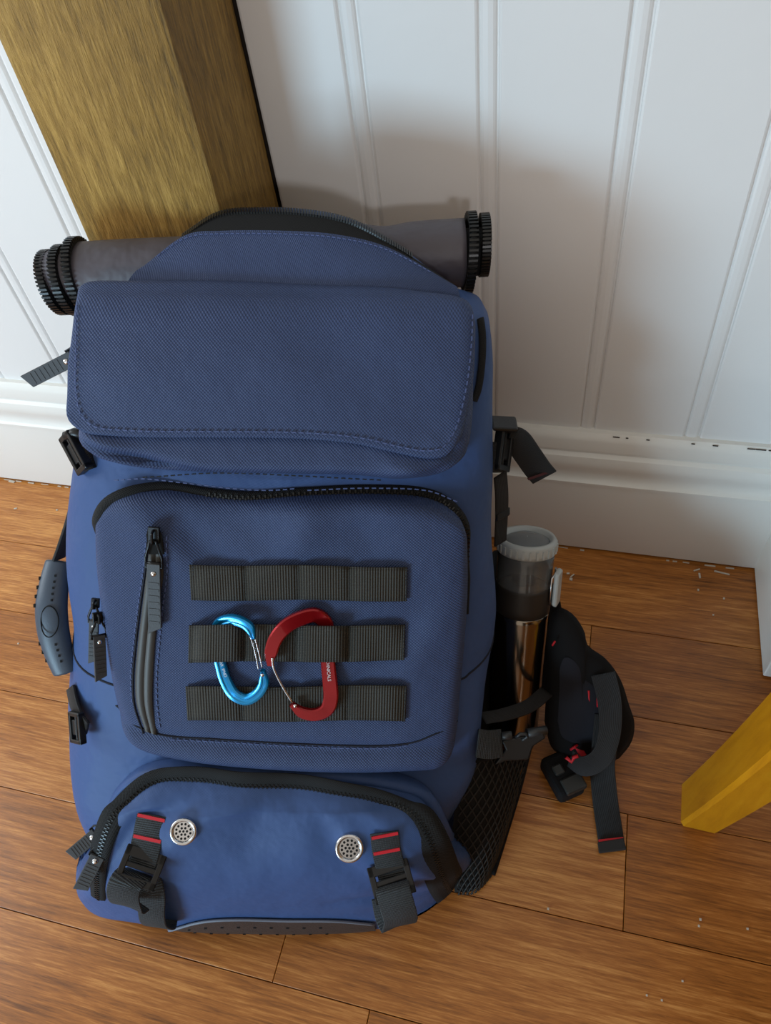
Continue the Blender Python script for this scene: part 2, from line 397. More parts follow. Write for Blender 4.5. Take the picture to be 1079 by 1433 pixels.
# ---- skirting with a double bead
def skirting(name, x0, x1, label):
    zt = 0.2525*H
    yb, yw = BASE_Y, WALL_Y
    pr = [(yb+.012,0.0055),(yb+.0005,0.0050),(yb,0.0062),(yb-0.0002,0.156*H),(yb-0.0022,0.1585*H),(yb-0.0024,0.1635*H),(yb+0.001,0.166*H),(yb+0.0035,0.172*H),(yb+0.003,0.182*H),(yb-0.0005,0.192*H),(yb-0.0012,0.203*H),(yb+0.001,0.2125*H),(yb+0.0055,0.217*H),(yb+0.0062,0.2205*H),(yb+0.003,0.2235*H),(yb+0.0032,0.241*H),(yb+0.0055,0.2475*H),(yb+0.0095,zt),(yw+0.006,zt+0.0008)]
    n = len(pr); nx = 24; vs = []
    for i in range(nx):
        x = x0+(x1-x0)*i/(nx-1)
        for a, b in pr: vs.append((x, a+0.0006*math.sin(9*x+b*30), b))
    fs = grid_faces(nx, n, flip=True)
    o = mesh(name, vs, fs, 'paint_trim', None, True, origin=((x0+x1)/2, BASE_Y, 0)); flat_shade(o, 32)
    return tag(o, label, None, None, 'structure')
skirting('baseboard_left', -1.7, POST_X0, 'white moulded skirting board left of the oak post')
bb_ = skirting('baseboard_back', POST_X1+0.002, 0.2628, 'white moulded skirting board running to the right-hand corner')
b = MB(); rnd = random.Random(11)
for px, py, L in [(862,615,.008),(877,617,.003),(906,620,.004),(969,626,.004),(1000,629,.006),(1050,634,.009),(1065,636,.008),(1077,637,.005),(1058,637,.004)]:
    q = on_y(px, py, BASE_Y+.006); b.box((q[0], BASE_Y+.0075, .2495*H+.0006), (1,0,0), (0,1,-.6), (0,.6,1), L, .0026, .0010)
b.build('paint_chips', 'gap', bb_, False, 'stuff')
# dark uneven gap and old sealant between skirting and floor
b = MB(); rnd = random.Random(3); x = -1.6
while x < 0.25:
    L = rnd.uniform(0.003, 0.018)
    if rnd.random() < 0.5 and not (POST_X0 < x < POST_X1):
        wv = rnd.uniform(0.0006, 0.0022); b.box((x+L/2, BASE_Y-wv/2, 0.0006), (1,0.03*rnd.uniform(-1,1),0), (0,1,0), (0,0,1), L, wv, 0.0012)
    x += L+rnd.uniform(0, 0.02)
for (px, py, s1, s2, an) in [(801,806,.007,.0016,.9),(795,803,.004,.0025,.2),(1010,802,.020,.0018,-.15),(975,798,.009,.0016,.5),(979,806,.0022,.008,.1),(977,826,.002,.003,0),(799,811,.004,.004,0),(1013,838,.002,.0025,0),(998,861,.002,.002,0),(17,674,.012,.004,-.1),(22,712,.005,.002,.4),(80,714,.003,.002,0),(767,1272,.002,.002,0),(980,1287,.002,.0022,0),(978,1296,.0018,.002,0),(1046,1300,.0018,.0018,0),(955,1373,.0016,.0016,0),(905,1393,.0016,.0016,0),(926,1400,.0016,.0016,0),(26,901,.002,.002,0),(1048,1036,.0018,.0018,0)]:
    q = on_z(px, py); c_, s_ = math.cos(an), math.sin(an)
    b.box((q[0], min(q[1], BASE_Y-0.003), 0.0008), (c_, s_, 0), (-s_, c_, 0), (0,0,1), s1, s2, 0.0014)
o = b.build('paint_flakes', 'flake', None, False, 'stuff'); tag(o, 'scattered white paint flakes and crumbs on the plank floor', 'debris')

# ---- the short return at the right-hand corner
x0, y0 = 0.2628, 0.5806*H
wr = mesh('trim_1', [(x0,y0,.004),(x0+.2,y0,.004),(x0+.2,WALL_Y+.01,.004),(x0,WALL_Y+.01,.004),(x0,y0,.45),(x0+.2,y0,.45),(x0+.2,WALL_Y+.01,.45),(x0,WALL_Y+.01,.45)],
          [(3,2,1,0),(4,5,6,7),(0,1,5,4),(1,2,6,5),(2,3,7,6),(3,0,4,7)], 'paint_trim', None, False, origin=(x0,y0,0))
modify(wr, 0.0015, 2); tag(wr, 'low white painted boxing in the right-hand corner', None, None, 'structure')
ws = mesh('added_wall_right', [(1.7,-4.2,0),(1.7,.7,0),(1.7,.7,2.4),(1.7,-4.2,2.4)], [(3,2,1,0)], plain('brown_wall_paint', '5c4c3e', .7, noise=.1, nscale=6), None, False, origin=(1.7,-1.7,0)); tag(ws, 'unseen brown wall added far to the right to dim that side', None, None, 'structure')  # wall added out of view to cut ambient light from the right
pt = mesh('shadow_partition', [(x, y, z) for z in (0, 1.28) for x, y in ((.35,-1.42),(1.69,-1.42),(1.69,-1.38),(.35,-1.38))], [(3,2,1,0),(4,5,6,7),(0,1,5,4),(1,2,6,5),(2,3,7,6),(3,0,4,7)], 'blocker_wood', None, False, origin=(1.02,-1.4,0)); tag(pt, 'unseen dark wooden partition added behind the viewer to shade the back wall', None, None, 'structure')  # added blocker out of view; its top edge draws the wall's shadow line

# ---- oak post in front of the panelling
b = MB(); nz = 40; rnd = random.Random(5)
bev = 0.004
ring = [(POST_X0,WALL_Y-.001),(POST_X0,POST_Y+bev),(POST_X0+bev*.3,POST_Y+bev*.3),(POST_X0+bev,POST_Y),(POST_X1-bev,POST_Y),(POST_X1-bev*.3,POST_Y+bev*.3),(POST_X1,POST_Y+bev),(POST_X1,WALL_Y-.001)]
vs = []
for i in range(nz):
    z = TOP*i/(nz-1)
    for (a, c) in ring: vs.append((a+rnd.uniform(-.0004,.0004), c+rnd.uniform(-.0004,.0004), z))
fs = grid_faces(nz, 8, wrap=True)+[tuple(range(8))[::-1], tuple((nz-1)*8+k for k in range(8))]
post = mesh('wooden_post', vs, fs, 'oak', None, True, origin=((POST_X0+POST_X1)/2, POST_Y+.05, 0)); flat_shade(post, 30)
tag(post, 'square rough-grained oak post standing against the white panelling', 'post')

# ================================================================ THE BACKPACK
U0 = np.array([math.cos(R_(17.4)), math.sin(R_(17.4)), 0.0])       # across the bag at the floor
U1 = RC[:, 0].copy()                                               # across the bag higher up: it sags to the right
NB = unit((-math.sin(R_(15)), math.cos(R_(15)), 0))                # from front to back
# centre line of the front, by pixel and depth, from the floor up
_fl = on_z(392, 1262, 0.004)
PROF = [_fl, P(390,1180,.752), P(390,1100,.738), P(390,1050,.722), P(391,960,.702), P(391,880,.684), P(391,790,.664), P(390,700,.645), P(388,620,.632), P(386,530,.622), P(385,465,.618), P(385,432,.622)]
TH = [.235,.235,.225,.215,.205,.190,.175,.150,.125,.100,.075,.040]     # front to back
WL = [.206,.228,.226,.217,.210,.210,.203,.188,.170,.158,.148,.125]
WR = [.186,.203,.208,.210,.209,.203,.196,.191,.188,.182,.170,.120]
NK = len(PROF); _n = 240
_k = np.linspace(0, NK-1, _n)
def _tab(vals):
    # smooth table over the knots
    v = np.asarray(vals, float)
    if v.ndim == 1: v = v[:, None]
    q = np.vstack([2*v[0]-v[1], v, 2*v[-1]-v[-2]]); out = []
    for t in _k:
        i = min(int(t), NK-2); f = t-i; a, b, c, d = q[i], q[i+1], q[i+2], q[i+3]
        out.append(0.5*((2*b)+(-a+c)*f+(2*a-5*b+4*c-d)*f*f+(-a+3*b-3*c+d)*f**3))
    return np.array(out)
_A = _tab(PROF); _T = _tab(TH)[:, 0]; _L = _tab(WL)[:, 0]; _Rr = _tab(WR)[:, 0]
_arc = np.r_[0, np.cumsum(np.linalg.norm(np.diff(_A, axis=0), axis=1))]
SMAX = _arc[-1]
_NU = 700; _us = np.linspace(0, SMAX, _NU); _kk = np.clip(_us/0.22, 0, 1); _kk = (_kk*_kk*(3-2*_kk))[:, None]
_uu = U0*(1-_kk)+U1*_kk; _uu /= np.linalg.norm(_uu, axis=1)[:, None]
TAB = np.hstack([np.stack([np.interp(_us, _arc, _A[:, j]) for j in range(3)], 1), np.interp(_us, _arc, _T)[:, None], np.interp(_us, _arc, _L)[:, None], np.interp(_us, _arc, _Rr)[:, None], _uu])
def row(s):
    x = min(max(s/SMAX, 0), 1)*(_NU-1); i = min(int(x), _NU-2); f = x-i
    return TAB[i]*(1-f)+TAB[i+1]*f
def tabs(s):
    r = row(s); return r[:3], r[3], r[4], r[5], r[6:]
E_UP, E_DN = unit(_A[-1]-_A[-6]), unit(_A[0]-_A[5])
NE = 3.6
WIDE = [0.0]
def F0(u, s):
    r = row(s); a = r[:3]
    if s > SMAX: a = a + E_UP*(s-SMAX)
    elif s < 0: a = a + E_DN*(-s)
    w = (r[5] if u > 0 else r[4])+WIDE[0]; q = min(0.995, abs(u)/w)
    return a + u*r[6:] + NB*(r[3]/2*(1-(1-q**NE)**(1/NE)))
def cross(a, b):
    return np.array([a[1]*b[2]-a[2]*b[1], a[2]*b[0]-a[0]*b[2], a[0]*b[1]-a[1]*b[0]])
def Fn(u, s):
    e = 0.004
    n = cross(F0(u+e, s)-F0(u-e, s), F0(u, s+e)-F0(u, s-e)); return n/math.sqrt(n[0]*n[0]+n[1]*n[1]+n[2]*n[2])
def F(u, s, h=0.0):
    return F0(u, s) if h == 0 else F0(u, s) + Fn(u, s)*h
def proj(p):
    v = RC.T @ (np.asarray(p)-CAM); return np.array([539.5+FPX*v[0]/-v[2], 716.5-FPX*v[1]/-v[2]])
_gu = np.linspace(-.19, .18, 20); _gs = np.linspace(0, SMAX, 30)
_gp = np.array([[proj(F0(u, s)) for u in _gu] for s in _gs])
def inv(px, py, h=0.0):
    t = np.array([px, py], float)
    d = ((_gp-t)**2).sum(2); i, j = divmod(int(d.argmin()), d.shape[1])
    x = np.array([_gu[j], _gs[i]])
    for _ in range(7):
        n = Fn(x[0], x[1])*h if h else 0.0
        f = proj(F0(x[0], x[1])+n)-t
        if abs(f[0]) < 0.05 and abs(f[1]) < 0.05: break
        e = 1e-3
        a = (proj(F0(x[0]+e, x[1])+n)-t-f)/e; b = (proj(F0(x[0], x[1]+e)+n)-t-f)/e
        det = a[0]*b[1]-a[1]*b[0]
        if abs(det) < 1e-6: break
        x = x-np.clip(np.array([(f[0]*b[1]-f[1]*b[0])/det, (a[0]*f[1]-a[1]*f[0])/det]), -0.03, 0.03)
    return x
def inv_line(pix, h=0.0): return np.array([inv(a, b, h) for a, b in pix])
def on_bag(px, py, h=0.0):
    u, s = inv(px, py, h); return F(u, s, h)

bag_o = tuple((_A[0]+NB*0.11)*np.array([1, 1, 0]))
bag = empty('backpack', bag_o, 'large navy canvas backpack with flap lid leaning back on the oak post and panelling', 'backpack')

# ---- body
def body():
    ns, nr = 54, 84; vs, uv = [], []
    ss = np.linspace(0, SMAX, ns)
    for s in ss:
        a, t, l, r, uu = tabs(s); c = a+NB*t/2
        for k in range(nr):
            q = 2*math.pi*k/nr; cs, sn = math.cos(q), math.sin(q)
            e = 2/NE
            x = (abs(cs)**e)*(1 if cs > 0 else -1); y = (abs(sn)**e)*(1 if sn > 0 else -1)
            wv = 0.003*math.sin(34*s+3*math.cos(q*2))*math.sin(7*s+q) if abs(cs) > 0.75 else 0
            vs.append(c+uu*x*((r if x > 0 else l)+wv)+NB*y*t/2); uv.append((q*0.16, s))
    fs = grid_faces(ns, nr, wrap=True)+[tuple(range(nr))[::-1], tuple((ns-1)*nr+k for k in range(nr))]
    o = mesh('body', vs, fs, 'navy_smooth', bag, True, uv)
    b = MB(); b.tube([vs[24*nr+k] for k in range(nr)], .0012, 6, closed=True); b.build('flank_seam', 'seam', o)
    return o
body()

def coons(top, right, bottom, left, nu, nv):
    T, B, L, R = cat(top, nu), cat(bottom, nu), cat(left, nv), cat(right, nv)
    out = np.zeros((nv, nu, 2))
    for j in range(nv):
        b = j/(nv-1)
        for i in range(nu):
            a = i/(nu-1)
            out[j, i] = (1-b)*T[i]+b*B[i]+(1-a)*L[j]+a*R[j]-((1-a)*(1-b)*T[0]+a*(1-b)*T[-1]+(1-a)*b*B[0]+a*b*B[-1])
    return out
def edge(x, w):
    x = max(0.0, min(1.0, x/w)); return math.sqrt(max(0.0, 1-(1-x)**2))
def panel(name, top, right, bottom, left, hfun, mat, hin, nu=60, nv=40, parent=None, low=-0.003, solid=0):
    g = coons(inv_line(top, hin), inv_line(right, hin), inv_line(bottom, hin), inv_line(left, hin), nu, nv)
    vs, uv = [], []; hs = np.zeros((nv, nu))
    for j in range(nv):
        for i in range(nu):
            u, s = g[j, i]; hh = hfun(i/(nu-1), j/(nv-1), u, s); hs[j, i] = hh
            p = F(u, s, hh)
            if p[2] < 0.002: p[2] = 0.002
            vs.append(p); uv.append((u, s))
    o = mesh(name, vs, grid_faces(nv, nu, flip=True), mat, parent or bag, True, uv)
    if solid: modify(o, solid=solid, offset=-1)
    return o, Surf(g, hs, hin)
class Surf:
    # height of a padded panel over the body, looked up at (u, s)
    def __init__(s, g, hs, hin): s.g = g.reshape(-1, 2); s.h = hs.ravel(); s.hin = hin; s.G = np.dstack([g, hs])
    def ab(s, a, b, dh=0.0):
        nv, nu = s.G.shape[:2]; x, y = a*(nu-1), b*(nv-1); i, j = min(int(x), nu-2), min(int(y), nv-2); f, k = x-i, y-j
        q = (s.G[j, i]*(1-f)+s.G[j, i+1]*f)*(1-k)+(s.G[j+1, i]*(1-f)+s.G[j+1, i+1]*f)*k; return F(q[0], q[1], q[2]+dh)
    def at(s, u, v):
        d = ((s.g-np.array([u, v]))**2).sum(1); i = np.argpartition(d, 4)[:4]; w = 1/(d[i]+1e-7); return float((s.h[i]*w).sum()/w.sum())
    def us(s, px, py, dh=0.0):
        h = s.hin
        for _ in range(3):
            u, v = inv(px, py, h); h = s.at(u, v)+dh
        return u, v, h
    def pt(s, px, py, dh=0.0): return F(*s.us(px, py, dh))
def bump2(a, b, ca, cb, ra, rb, ang=0):
    x, y = a-ca, b-cb; c, s = math.cos(ang), math.sin(ang); x, y = x*c+y*s, -x*s+y*c
    return math.exp(-(x/ra)**2-(y/rb)**2)

def band(name, pix, h, w, mat, hin=None, n=90, parent=None, thick=0.0012, dome=0.0, surf=None):
    # a tape lying on the bag along a pixel line; h may be a list along it
    if surf is None: us = cat(inv_line(pix, np.mean(h) if hin is None else hin), n)
    else:
        us = cat([surf.us(x, y, 0)[:2] if hin is None else inv(x, y, hin) for x, y in pix], n); h = np.array([surf.at(a, c)+h for a, c in us])
        for _ in range(10): h[1:-1] = (h[:-2]+2*h[1:-1]+h[2:])/4
    hs = np.interp(np.linspace(0, 1, n), np.linspace(0, 1, len(h)), h) if hasattr(h, '__len__') else np.full(n, h)
    ws = np.interp(np.linspace(0, 1, n), np.linspace(0, 1, len(w)), w) if hasattr(w, '__len__') else np.full(n, w)
    vs, uv = [], []; L = 0; cs = []
    for i in range(n):
        d = us[min(i+1, n-1)]-us[max(i-1, 0)]; d = d/np.linalg.norm(d); nn = np.array([-d[1], d[0]])
        if i: L += np.linalg.norm(us[i]-us[i-1])
        for k, (a, b) in enumerate([(-.5,-thick),(-.5,0),(-.25,dome*.75),(0,dome),(.25,dome*.75),(.5,0),(.5,-thick)]):
            q = us[i]+nn*a*ws[i]; p = F(q[0], q[1], hs[i]+b)
            if p[2] < 0.002: p[2] = 0.002
            vs.append(p); uv.append((a*ws[i], L))
        cs.append((us[i][0], us[i][1], hs[i]))
    o = mesh(name, vs, grid_faces(n, 7), mat, parent or bag, True, uv)
    bm = bmesh.new(); bm.from_mesh(o.data); bmesh.ops.recalc_face_normals(bm, faces=bm.faces); bm.to_mesh(o.data); bm.free()
    return o, cs
def stitches(name, pix, h, parent, mat='stitch', L=0.0036, gap=0.0024, w=0.0010, hin=None, n=120, surf=None):
    if surf is None:
        us = cat(inv_line(pix, h if hin is None else hin), n); pts = np.array([F(u, s, h) for u, s in us])
    else:
        us = cat([surf.us(x, y, h)[:2] for x, y in pix], n); pts = np.array([F(u, s, surf.at(u, s)+h) for u, s in us])
    nr = [Fn(u, s) for u, s in us]
    d = np.r_[0, np.cumsum(np.linalg.norm(np.diff(pts, axis=0), axis=1))]
    b = MB(); x = 0
    while x+L < d[-1]:
        p, q = [np.array([np.interp(t, d, pts[:, j]) for j in range(3)]) for t in (x, x+L)]
        k = min(n-1, int(np.searchsorted(d, x))); t = unit(q-p)
        b.box((p+q)/2, t, np.cross(nr[k], t), nr[k], np.linalg.norm(q-p), w, 0.0009); x += L+gap
    return b.build(name, mat, parent, False, 'stuff')
def teeth(name, cs, parent, pitch=0.0028, w=0.006, mat='tooth', th=0.0012, lift=0.0004):
    pts = np.array([F(u, s, h+lift) for u, s, h in cs]); d = np.r_[0, np.cumsum(np.linalg.norm(np.diff(pts, axis=0), axis=1))]
    b = MB(); n = int(d[-1]/pitch)
    for i in range(n):
        x = (i+.5)*pitch; p = np.array([np.interp(x, d, pts[:, j]) for j in range(3)]); p2 = np.array([np.interp(x+.001, d, pts[:, j]) for j in range(3)])
        k = min(len(cs)-1, int(np.searchsorted(d, x))); nr = Fn(cs[k][0], cs[k][1]); t = unit(p2-p)
        if p[2] < 0.004: continue
        b.box(p+np.cross(nr, t)*(0.0012 if i % 2 else -0.0012), t, np.cross(nr, t), nr, pitch*.55, w*.6, th)
    return b.build(name, mat, parent, False, 'stuff')

# ---- bottom compartment
HB = 0.040
def h_bottom(a, b, u, s):
    e = min(edge(a, .10), edge(1-a, .10), edge(b, .17), edge(1-b, .10))
    e2 = edge(a, .10)*edge(1-a, .10)*edge(b, .17)*edge(1-b, .08)
    wr = 0.0035*bump2(a, b, .30, .30, .05, .22, .5)-0.003*bump2(a, b, .22, .25, .04, .2, .5)+0.003*bump2(a, b, .70, .30, .05, .2, -.6)-0.003*bump2(a, b, .62, .22, .04, .16, -.3)
    wr += -0.003*bump2(a, b, .67, .58, .10, .035, -.4)+0.0018*math.sin(19*a+4*b)*max(0, .45-b)
    wr += 0.0022*math.sin(31*a+9*b)*max(0, .42-b)*1.6-0.0015*bump2(a, b, .46, .22, .04, .16, .2)+0.003*bump2(a, b, .82, .30, .04, .2, -.5)
    return -0.003+(HB+0.003)*(0.35*e+0.65*e2)+1.5*wr*e2
pocket, SB = panel('bottom_pocket', [(146,1156),(160,1118),(200,1092),(260,1085),(400,1089),(520,1096),(585,1112),(614,1150)],
      [(614,1150),(632,1200),(644,1250)], [(126,1238),(180,1268),(260,1281),(400,1285),(520,1281),(585,1268),(644,1246)], [(146,1156),(132,1200),(126,1238)], h_bottom, 'navy_smooth', 0.02, 84, 54)
zb_pix = [(150,1236),(148,1200),(156,1162),(174,1124),(205,1102),(250,1097),(330,1100),(400,1104),(470,1108),(530,1116),(575,1132),(596,1162),(608,1200),(616,1236)]
zb, cs = band('bottom_zip', zb_pix, .0016, [.012,.015,.020,.024,.026,.027,.027,.027,.027,.027,.027,.025,.022,.018], 'black_tape', n=130, dome=0.0012, surf=SB, hin=.026)
teeth('zip_teeth', cs, zb, pitch=0.0020, w=0.0045, lift=.0014, th=.0009)
# rounded cuff of cloth above the zip
band('zip_hood', [(146,1150),(160,1116),(195,1090),(240,1081),(400,1084),(520,1092),(580,1106),(606,1132),(616,1160)], [.004,.010,.014,.014,.014,.014,.013,.009,.002], [.006,.012,.013,.013,.013,.013,.012,.008,.004], 'navy_smooth', hin=0.012, n=90, thick=.012, dome=0.005)

# brown base guard with piping and punched dots
g_top = [(234,1294),(240,1284),(255,1278),(300,1276),(360,1280),(420,1284),(470,1283),(505,1284),(525,1291)]
vs, uv = [], []; gt_px = cat(g_top, 40); tp = []
aa = np.linspace(.1, .9, 160); ax_ = np.array([proj(SB.ab(a, .9))[0] for a in aa]); bs = np.linspace(.5, 1, 200)
ga = np.interp(gt_px[:, 0], ax_, aa); gb = np.array([bs[np.argmin([abs(proj(SB.ab(a, b))[1]-y) for b in bs])] for a, y in zip(ga, gt_px[:, 1])])
gb = np.minimum(gb, .985)
for _ in range(60): gb[1:-1] = (gb[:-2]+2*gb[1:-1]+gb[2:])/4
for a, b0 in zip(ga, gb):
    vs.append([SB.ab(a, b0+(1-b0)*k/6, .0022) for k in range(7)]); tp.append(vs[-1][0])
vs = [np.array([p[0], p[1], max(p[2], .003)]) for p in np.array(vs).transpose(1, 0, 2).reshape(-1, 3)]; uv = [(i*.006, k*.004) for k in range(7) for i in range(40)]
tp = np.array(tp)
guard = mesh('base_guard', vs, grid_faces(7, 40, flip=True), 'brown', bag, True, uv)
b = MB(); b.tube(tp, .0014, 8); b.build('piping', plain('grey_piping', '6c7482', .5), guard)
b = MB(); _g = np.array(vs).reshape(7, 40, 3)
for i in range(5, 30, 3):
    for k, o2 in ((2, 0), (4, 1)):
        q = _g[k, i+o2]; n_ = unit(cross(_g[k, i+o2+1]-_g[k, i+o2-1], _g[k-1, i+o2]-_g[k+1, i+o2]))
        b.box(q, _g[k, i+o2+1]-_g[k, i+o2-1], _g[k-1, i+o2]-_g[k+1, i+o2], n_, .0030, .0024, .0012)
b.build('punched_dots', 'black', guard, False, 'stuff')

# ---- front pocket
HF = 0.022
def h_front(a, b, u, s):
    e = edge(a, .09)*edge(1-a, .07)*edge(b, .06)*edge(1-b, .07)
    wr = -0.010*bump2(a, b, .36, .03, .15, .10, .25)-0.006*bump2(a, b, .30, .14, .05, .12, -.7)+0.004*bump2(a, b, .22, .12, .06, .12, -.6)
    wr += 0.004*bump2(a, b, .56, .10, .05, .12, .3)-0.003*bump2(a, b, .70, .12, .06, .10, -.3)+0.004*bump2(a, b, .88, .35, .06, .3, .2)-0.004*bump2(a, b, .80, .45, .05, .2, .5)
    wr += 0.006*bump2(a, b, .5, .97, .5, .05, 0)-0.004*bump2(a, b, .5, .88, .6, .02, 0)
    return -0.003+(HF+0.003)*e+wr*e
fp_top = [(136,742),(144,706),(168,686),(225,684),(290,694),(350,698),(420,694),(520,692),(600,698),(638,714),(655,745)]
_, SF = panel('front_pocket', fp_top, [(655,745),(658,850),(650,960),(642,1040),(630,1066)],
      [(168,1022),(200,1050),(260,1066),(400,1078),(560,1080),(605,1076),(630,1066)], [(136,742),(134,800),(142,880),(152,950),(168,1022)], h_front, 'navy', 0.012, 96, 70)
fz, cs = band('front_zip', [(131,830),(131,775),(139,730),(154,703),(182,690),(225,688),(290,698),(345,702),(420,697),(520,694),(590,697),(626,708),(646,728),(656,760),(658,810),(656,860)],
     .0012, [.004,.007,.009,.010,.011,.011,.011,.011,.011,.012,.012,.011,.010,.008,.006,.003], 'black_tape', n=130, dome=0.003, surf=SF, hin=.015)
teeth('zip_teeth', cs[45:118], fz, pitch=0.0024, w=0.005, lift=0.0032)
stitches('stitching', [(160,672),(200,670),(260,676),(330,684),(380,686),(420,683)], .012, fz)
stitches('stitching', [(430,686),(520,683),(600,687),(640,702)], .014, fz)
# dark seam across the pocket foot
sm, _ = band('lower_seam', [(160,985),(172,1003),(190,1016),(225,1028),(300,1034),(400,1040),(480,1043),(540,1043),(580,1038),(612,1026),(640,1008)], .0006, .0018, 'seam', n=90, dome=.0008, surf=SF)
stitches('stitching', [(240,1034),(300,1038),(400,1044),(480,1047),(540,1047),(578,1042)], .0006, sm, surf=SF)
stitches('side_stitching', [(140,850),(147,900),(153,950),(162,985)], .0006, bag, surf=SF)

# slanted pocket opening with rubberised flaps and a long puller
op = [(214,742),(222,742),(228,748),(229,800),(222,850),(217,900),(214,950),(214,990),(220,1029)]
ol = [(209,745),(206,790),(199,850),(193,900),(189,950),(191,985),(203,1024)]
Lp = cat([SF.pt(x, y, .0010) for x, y in [(211,744)]+ol[1:]], 40); Rp = cat([SF.pt(x, y, .0010) for x, y in [(224,744)]+op[3:]], 40)
vs, uv = [], []
for i in range(40):
    for k, (a, dz) in enumerate([(0,-.001),(.02,.0006),(.485,.0007),(.5,.0001),(.515,.0007),(.98,.0006),(1,-.001)]):
        n_ = unit(CAM-Lp[i]); vs.append(Lp[i]*(1-a)+Rp[i]*a+n_*dz); uv.append((a*.02, i*.004))
slit = mesh('pocket_opening', vs, grid_faces(40, 7), plain('grey_rubberised_tape', '403f3d', .5, bump=.06, bscale=900), bag, True, uv)
stitches('stitching', [(204,760),(200,800),(193,850),(187,900),(183,950),(185,990)], .0006, slit, 'stitch', surf=SF)
stitches('stitching', [(234,750),(234,800),(228,850),(223,900),(219,950),(220,990),(226,1024)], .0006, slit, 'stitch', surf=SF)
b = MB(); b.tube(np.array([SF.pt(x, y, .0006) for x, y in cat([(208,748),(203,800),(196,850),(190,900),(186,950),(188,988),(201,1026)], 40)]), .0009, 6); b.build('edge_piping', 'seam', slit)
b = MB(); c0 = SF.pt(217,756,.0012); n_ = Fn(*inv(217,756)); ux = unit(on_bag(227,756,HF)-on_bag(207,756,HF)); uy = np.cross(n_, ux)
slab('zip_garage', [c0+ux*x*.0068+uy*y*.0125 for x, y in [(-1,-1),(1,-1),(1,.4),(.6,.95),(-.6,.95),(-1,.4)]], n_, .001, 'black', slit, .0003)

def puller(name, px0, px1, w, h0, h1, parent, free=None, slider=True, tab_mat='rubber'):
    # zip slider + metal link + ribbed rubber tab from pixel px0 to px1
    if free is None: a, c = on_bag(*px0, h0), on_bag(*px1, h1); n_ = Fn(*inv(*px0, h0))
    else: a, c, n_ = free
    t = unit(c-a); s_ = unit(np.cross(n_, t)); n_ = np.cross(t, s_); L = np.linalg.norm(c-a)
    pts = lambda q: [a+t*x*L+s_*y*w for x, y in q]
    tab = slab(name, [p for p in pts([(.26,-.5),(.26,.5),(.93,.5),(1.0,-.5)])], n_, .0026, tab_mat, parent, .0005)
    b = MB()
    for i in range(7):
        x = .46+i*.068; b.box(a+t*x*L+n_*.0027, s_, t, n_, w*.78, L*.022, .0006)
    b.build('grip_ribs', tab_mat, tab, False, 'stuff')
    vs, fs = lathe_pts([(.0002,.0012),(w*.17,.001),(w*.2,0)], a+t*.36*L+n_*.0026, n_, 14); mesh('rivet', vs, fs, 'steel', tab)
    # metal link: open triangle
    b = MB(); q = [a+t*.30*L-s_*w*.62+n_*.001, a+t*.20*L-s_*w*.62+n_*.001, a+t*.03*L-s_*w*.22+n_*.002, a+t*.03*L+s_*w*.22+n_*.002, a+t*.20*L+s_*w*.62+n_*.001, a+t*.30*L+s_*w*.62+n_*.001]
    b.tube([q[0],q[1],q[2],q[3],q[4],q[5]], .0011, 6, closed=True)
    b.box(a+t*.27*L+n_*.0008, s_, t, n_, w*1.2, L*.05, .0018)
    b.build('link', 'gunmetal', tab)
    if slider:
        b = MB(); b.box(a-t*.02*L-n_*.001, s_, t, n_, w*.85, L*.16, .003); b.tube([a-t*.07*L+n_*.0005, a-t*.05*L+n_*.0045, a+t*.04*L+n_*.0045, a+t*.06*L+n_*.0005], .0014, 6)
        o = b.build('slider', 'gunmetal', tab, False); modify(o, .0005, 1)
    return tab
puller('zip_pull', None, None, .0115, 0, 0, bag, free=(SF.pt(215,752,.004), SF.pt(218,886,.005), Fn(*inv(216,800,HF))))

# ---- three rows of ladder webbing, tacked into four loops each
rowsW = [[(265,790),(570,793),(268,839),(569,840)], [(265,874),(567,875),(264,926),(566,924)], [(260,961),(569,959),(263,1008),(567,1008)]]
tacks = [.02,.255,.50,.735,.985]
loopH = {1: [.0105,.0035,.0105,.0035]}
def molle(r):
    tl, tr, bl, br = [np.array(q, float) for q in rowsW[r]]
    n, m = 96, 7; vs, uv = [], []
    for i in range(n):
        a = i/(n-1); h = .0008
        for k in range(4):
            if tacks[k] < a < tacks[k+1]:
                f = (a-tacks[k])/(tacks[k+1]-tacks[k]); hh = loopH.get(r, [.0042,.0036,.0040,.0038])[k]
                h = .0008+hh*(1-(2*f-1)**4)
        for j in range(m):
            c = j/(m-1); px = (tl*(1-a)+tr*a)*(1-c)+(bl*(1-a)+br*a)*c
            px[1] += 1.0*math.sin(a*9+r*2)
            vs.append(SF.pt(px[0], px[1], .001+h)); uv.append((a*.19, c*.031))
    o = mesh('webbing_row', vs, grid_faces(n, m, flip=True), 'web_row', bag, True, uv); modify(o, solid=.0014, offset=-1)
    for q, t in enumerate(tacks):
        b = MB()
        for dx in (-.006, .0, .006) if q not in (0, 4) else (-.004, .010):
            for y in np.linspace(.08, .92, 9):
                a = min(.995, max(.005, t+dx)); c = y; p_ = (tl*(1-a)+tr*a)*(1-c)+(bl*(1-a)+br*a)*c; p_[1] += 1.0*math.sin(a*9+r*2)
                q1 = SF.pt(p_[0], p_[1], .0026); b.box(q1, U1, np.cross(Fn(*inv(*p_)), U1), Fn(*inv(*p_)), .0012, .0030, .0012)
        b.build('bar_tack', 'stitch_dark', o, False, 'stuff')
    return o
MT['web_row'] = webbing('ladder_webbing', '1b1a17', '43413a', pitch=0.0023)
for r in range(3): molle(r)

WIDE[0] = 0.035
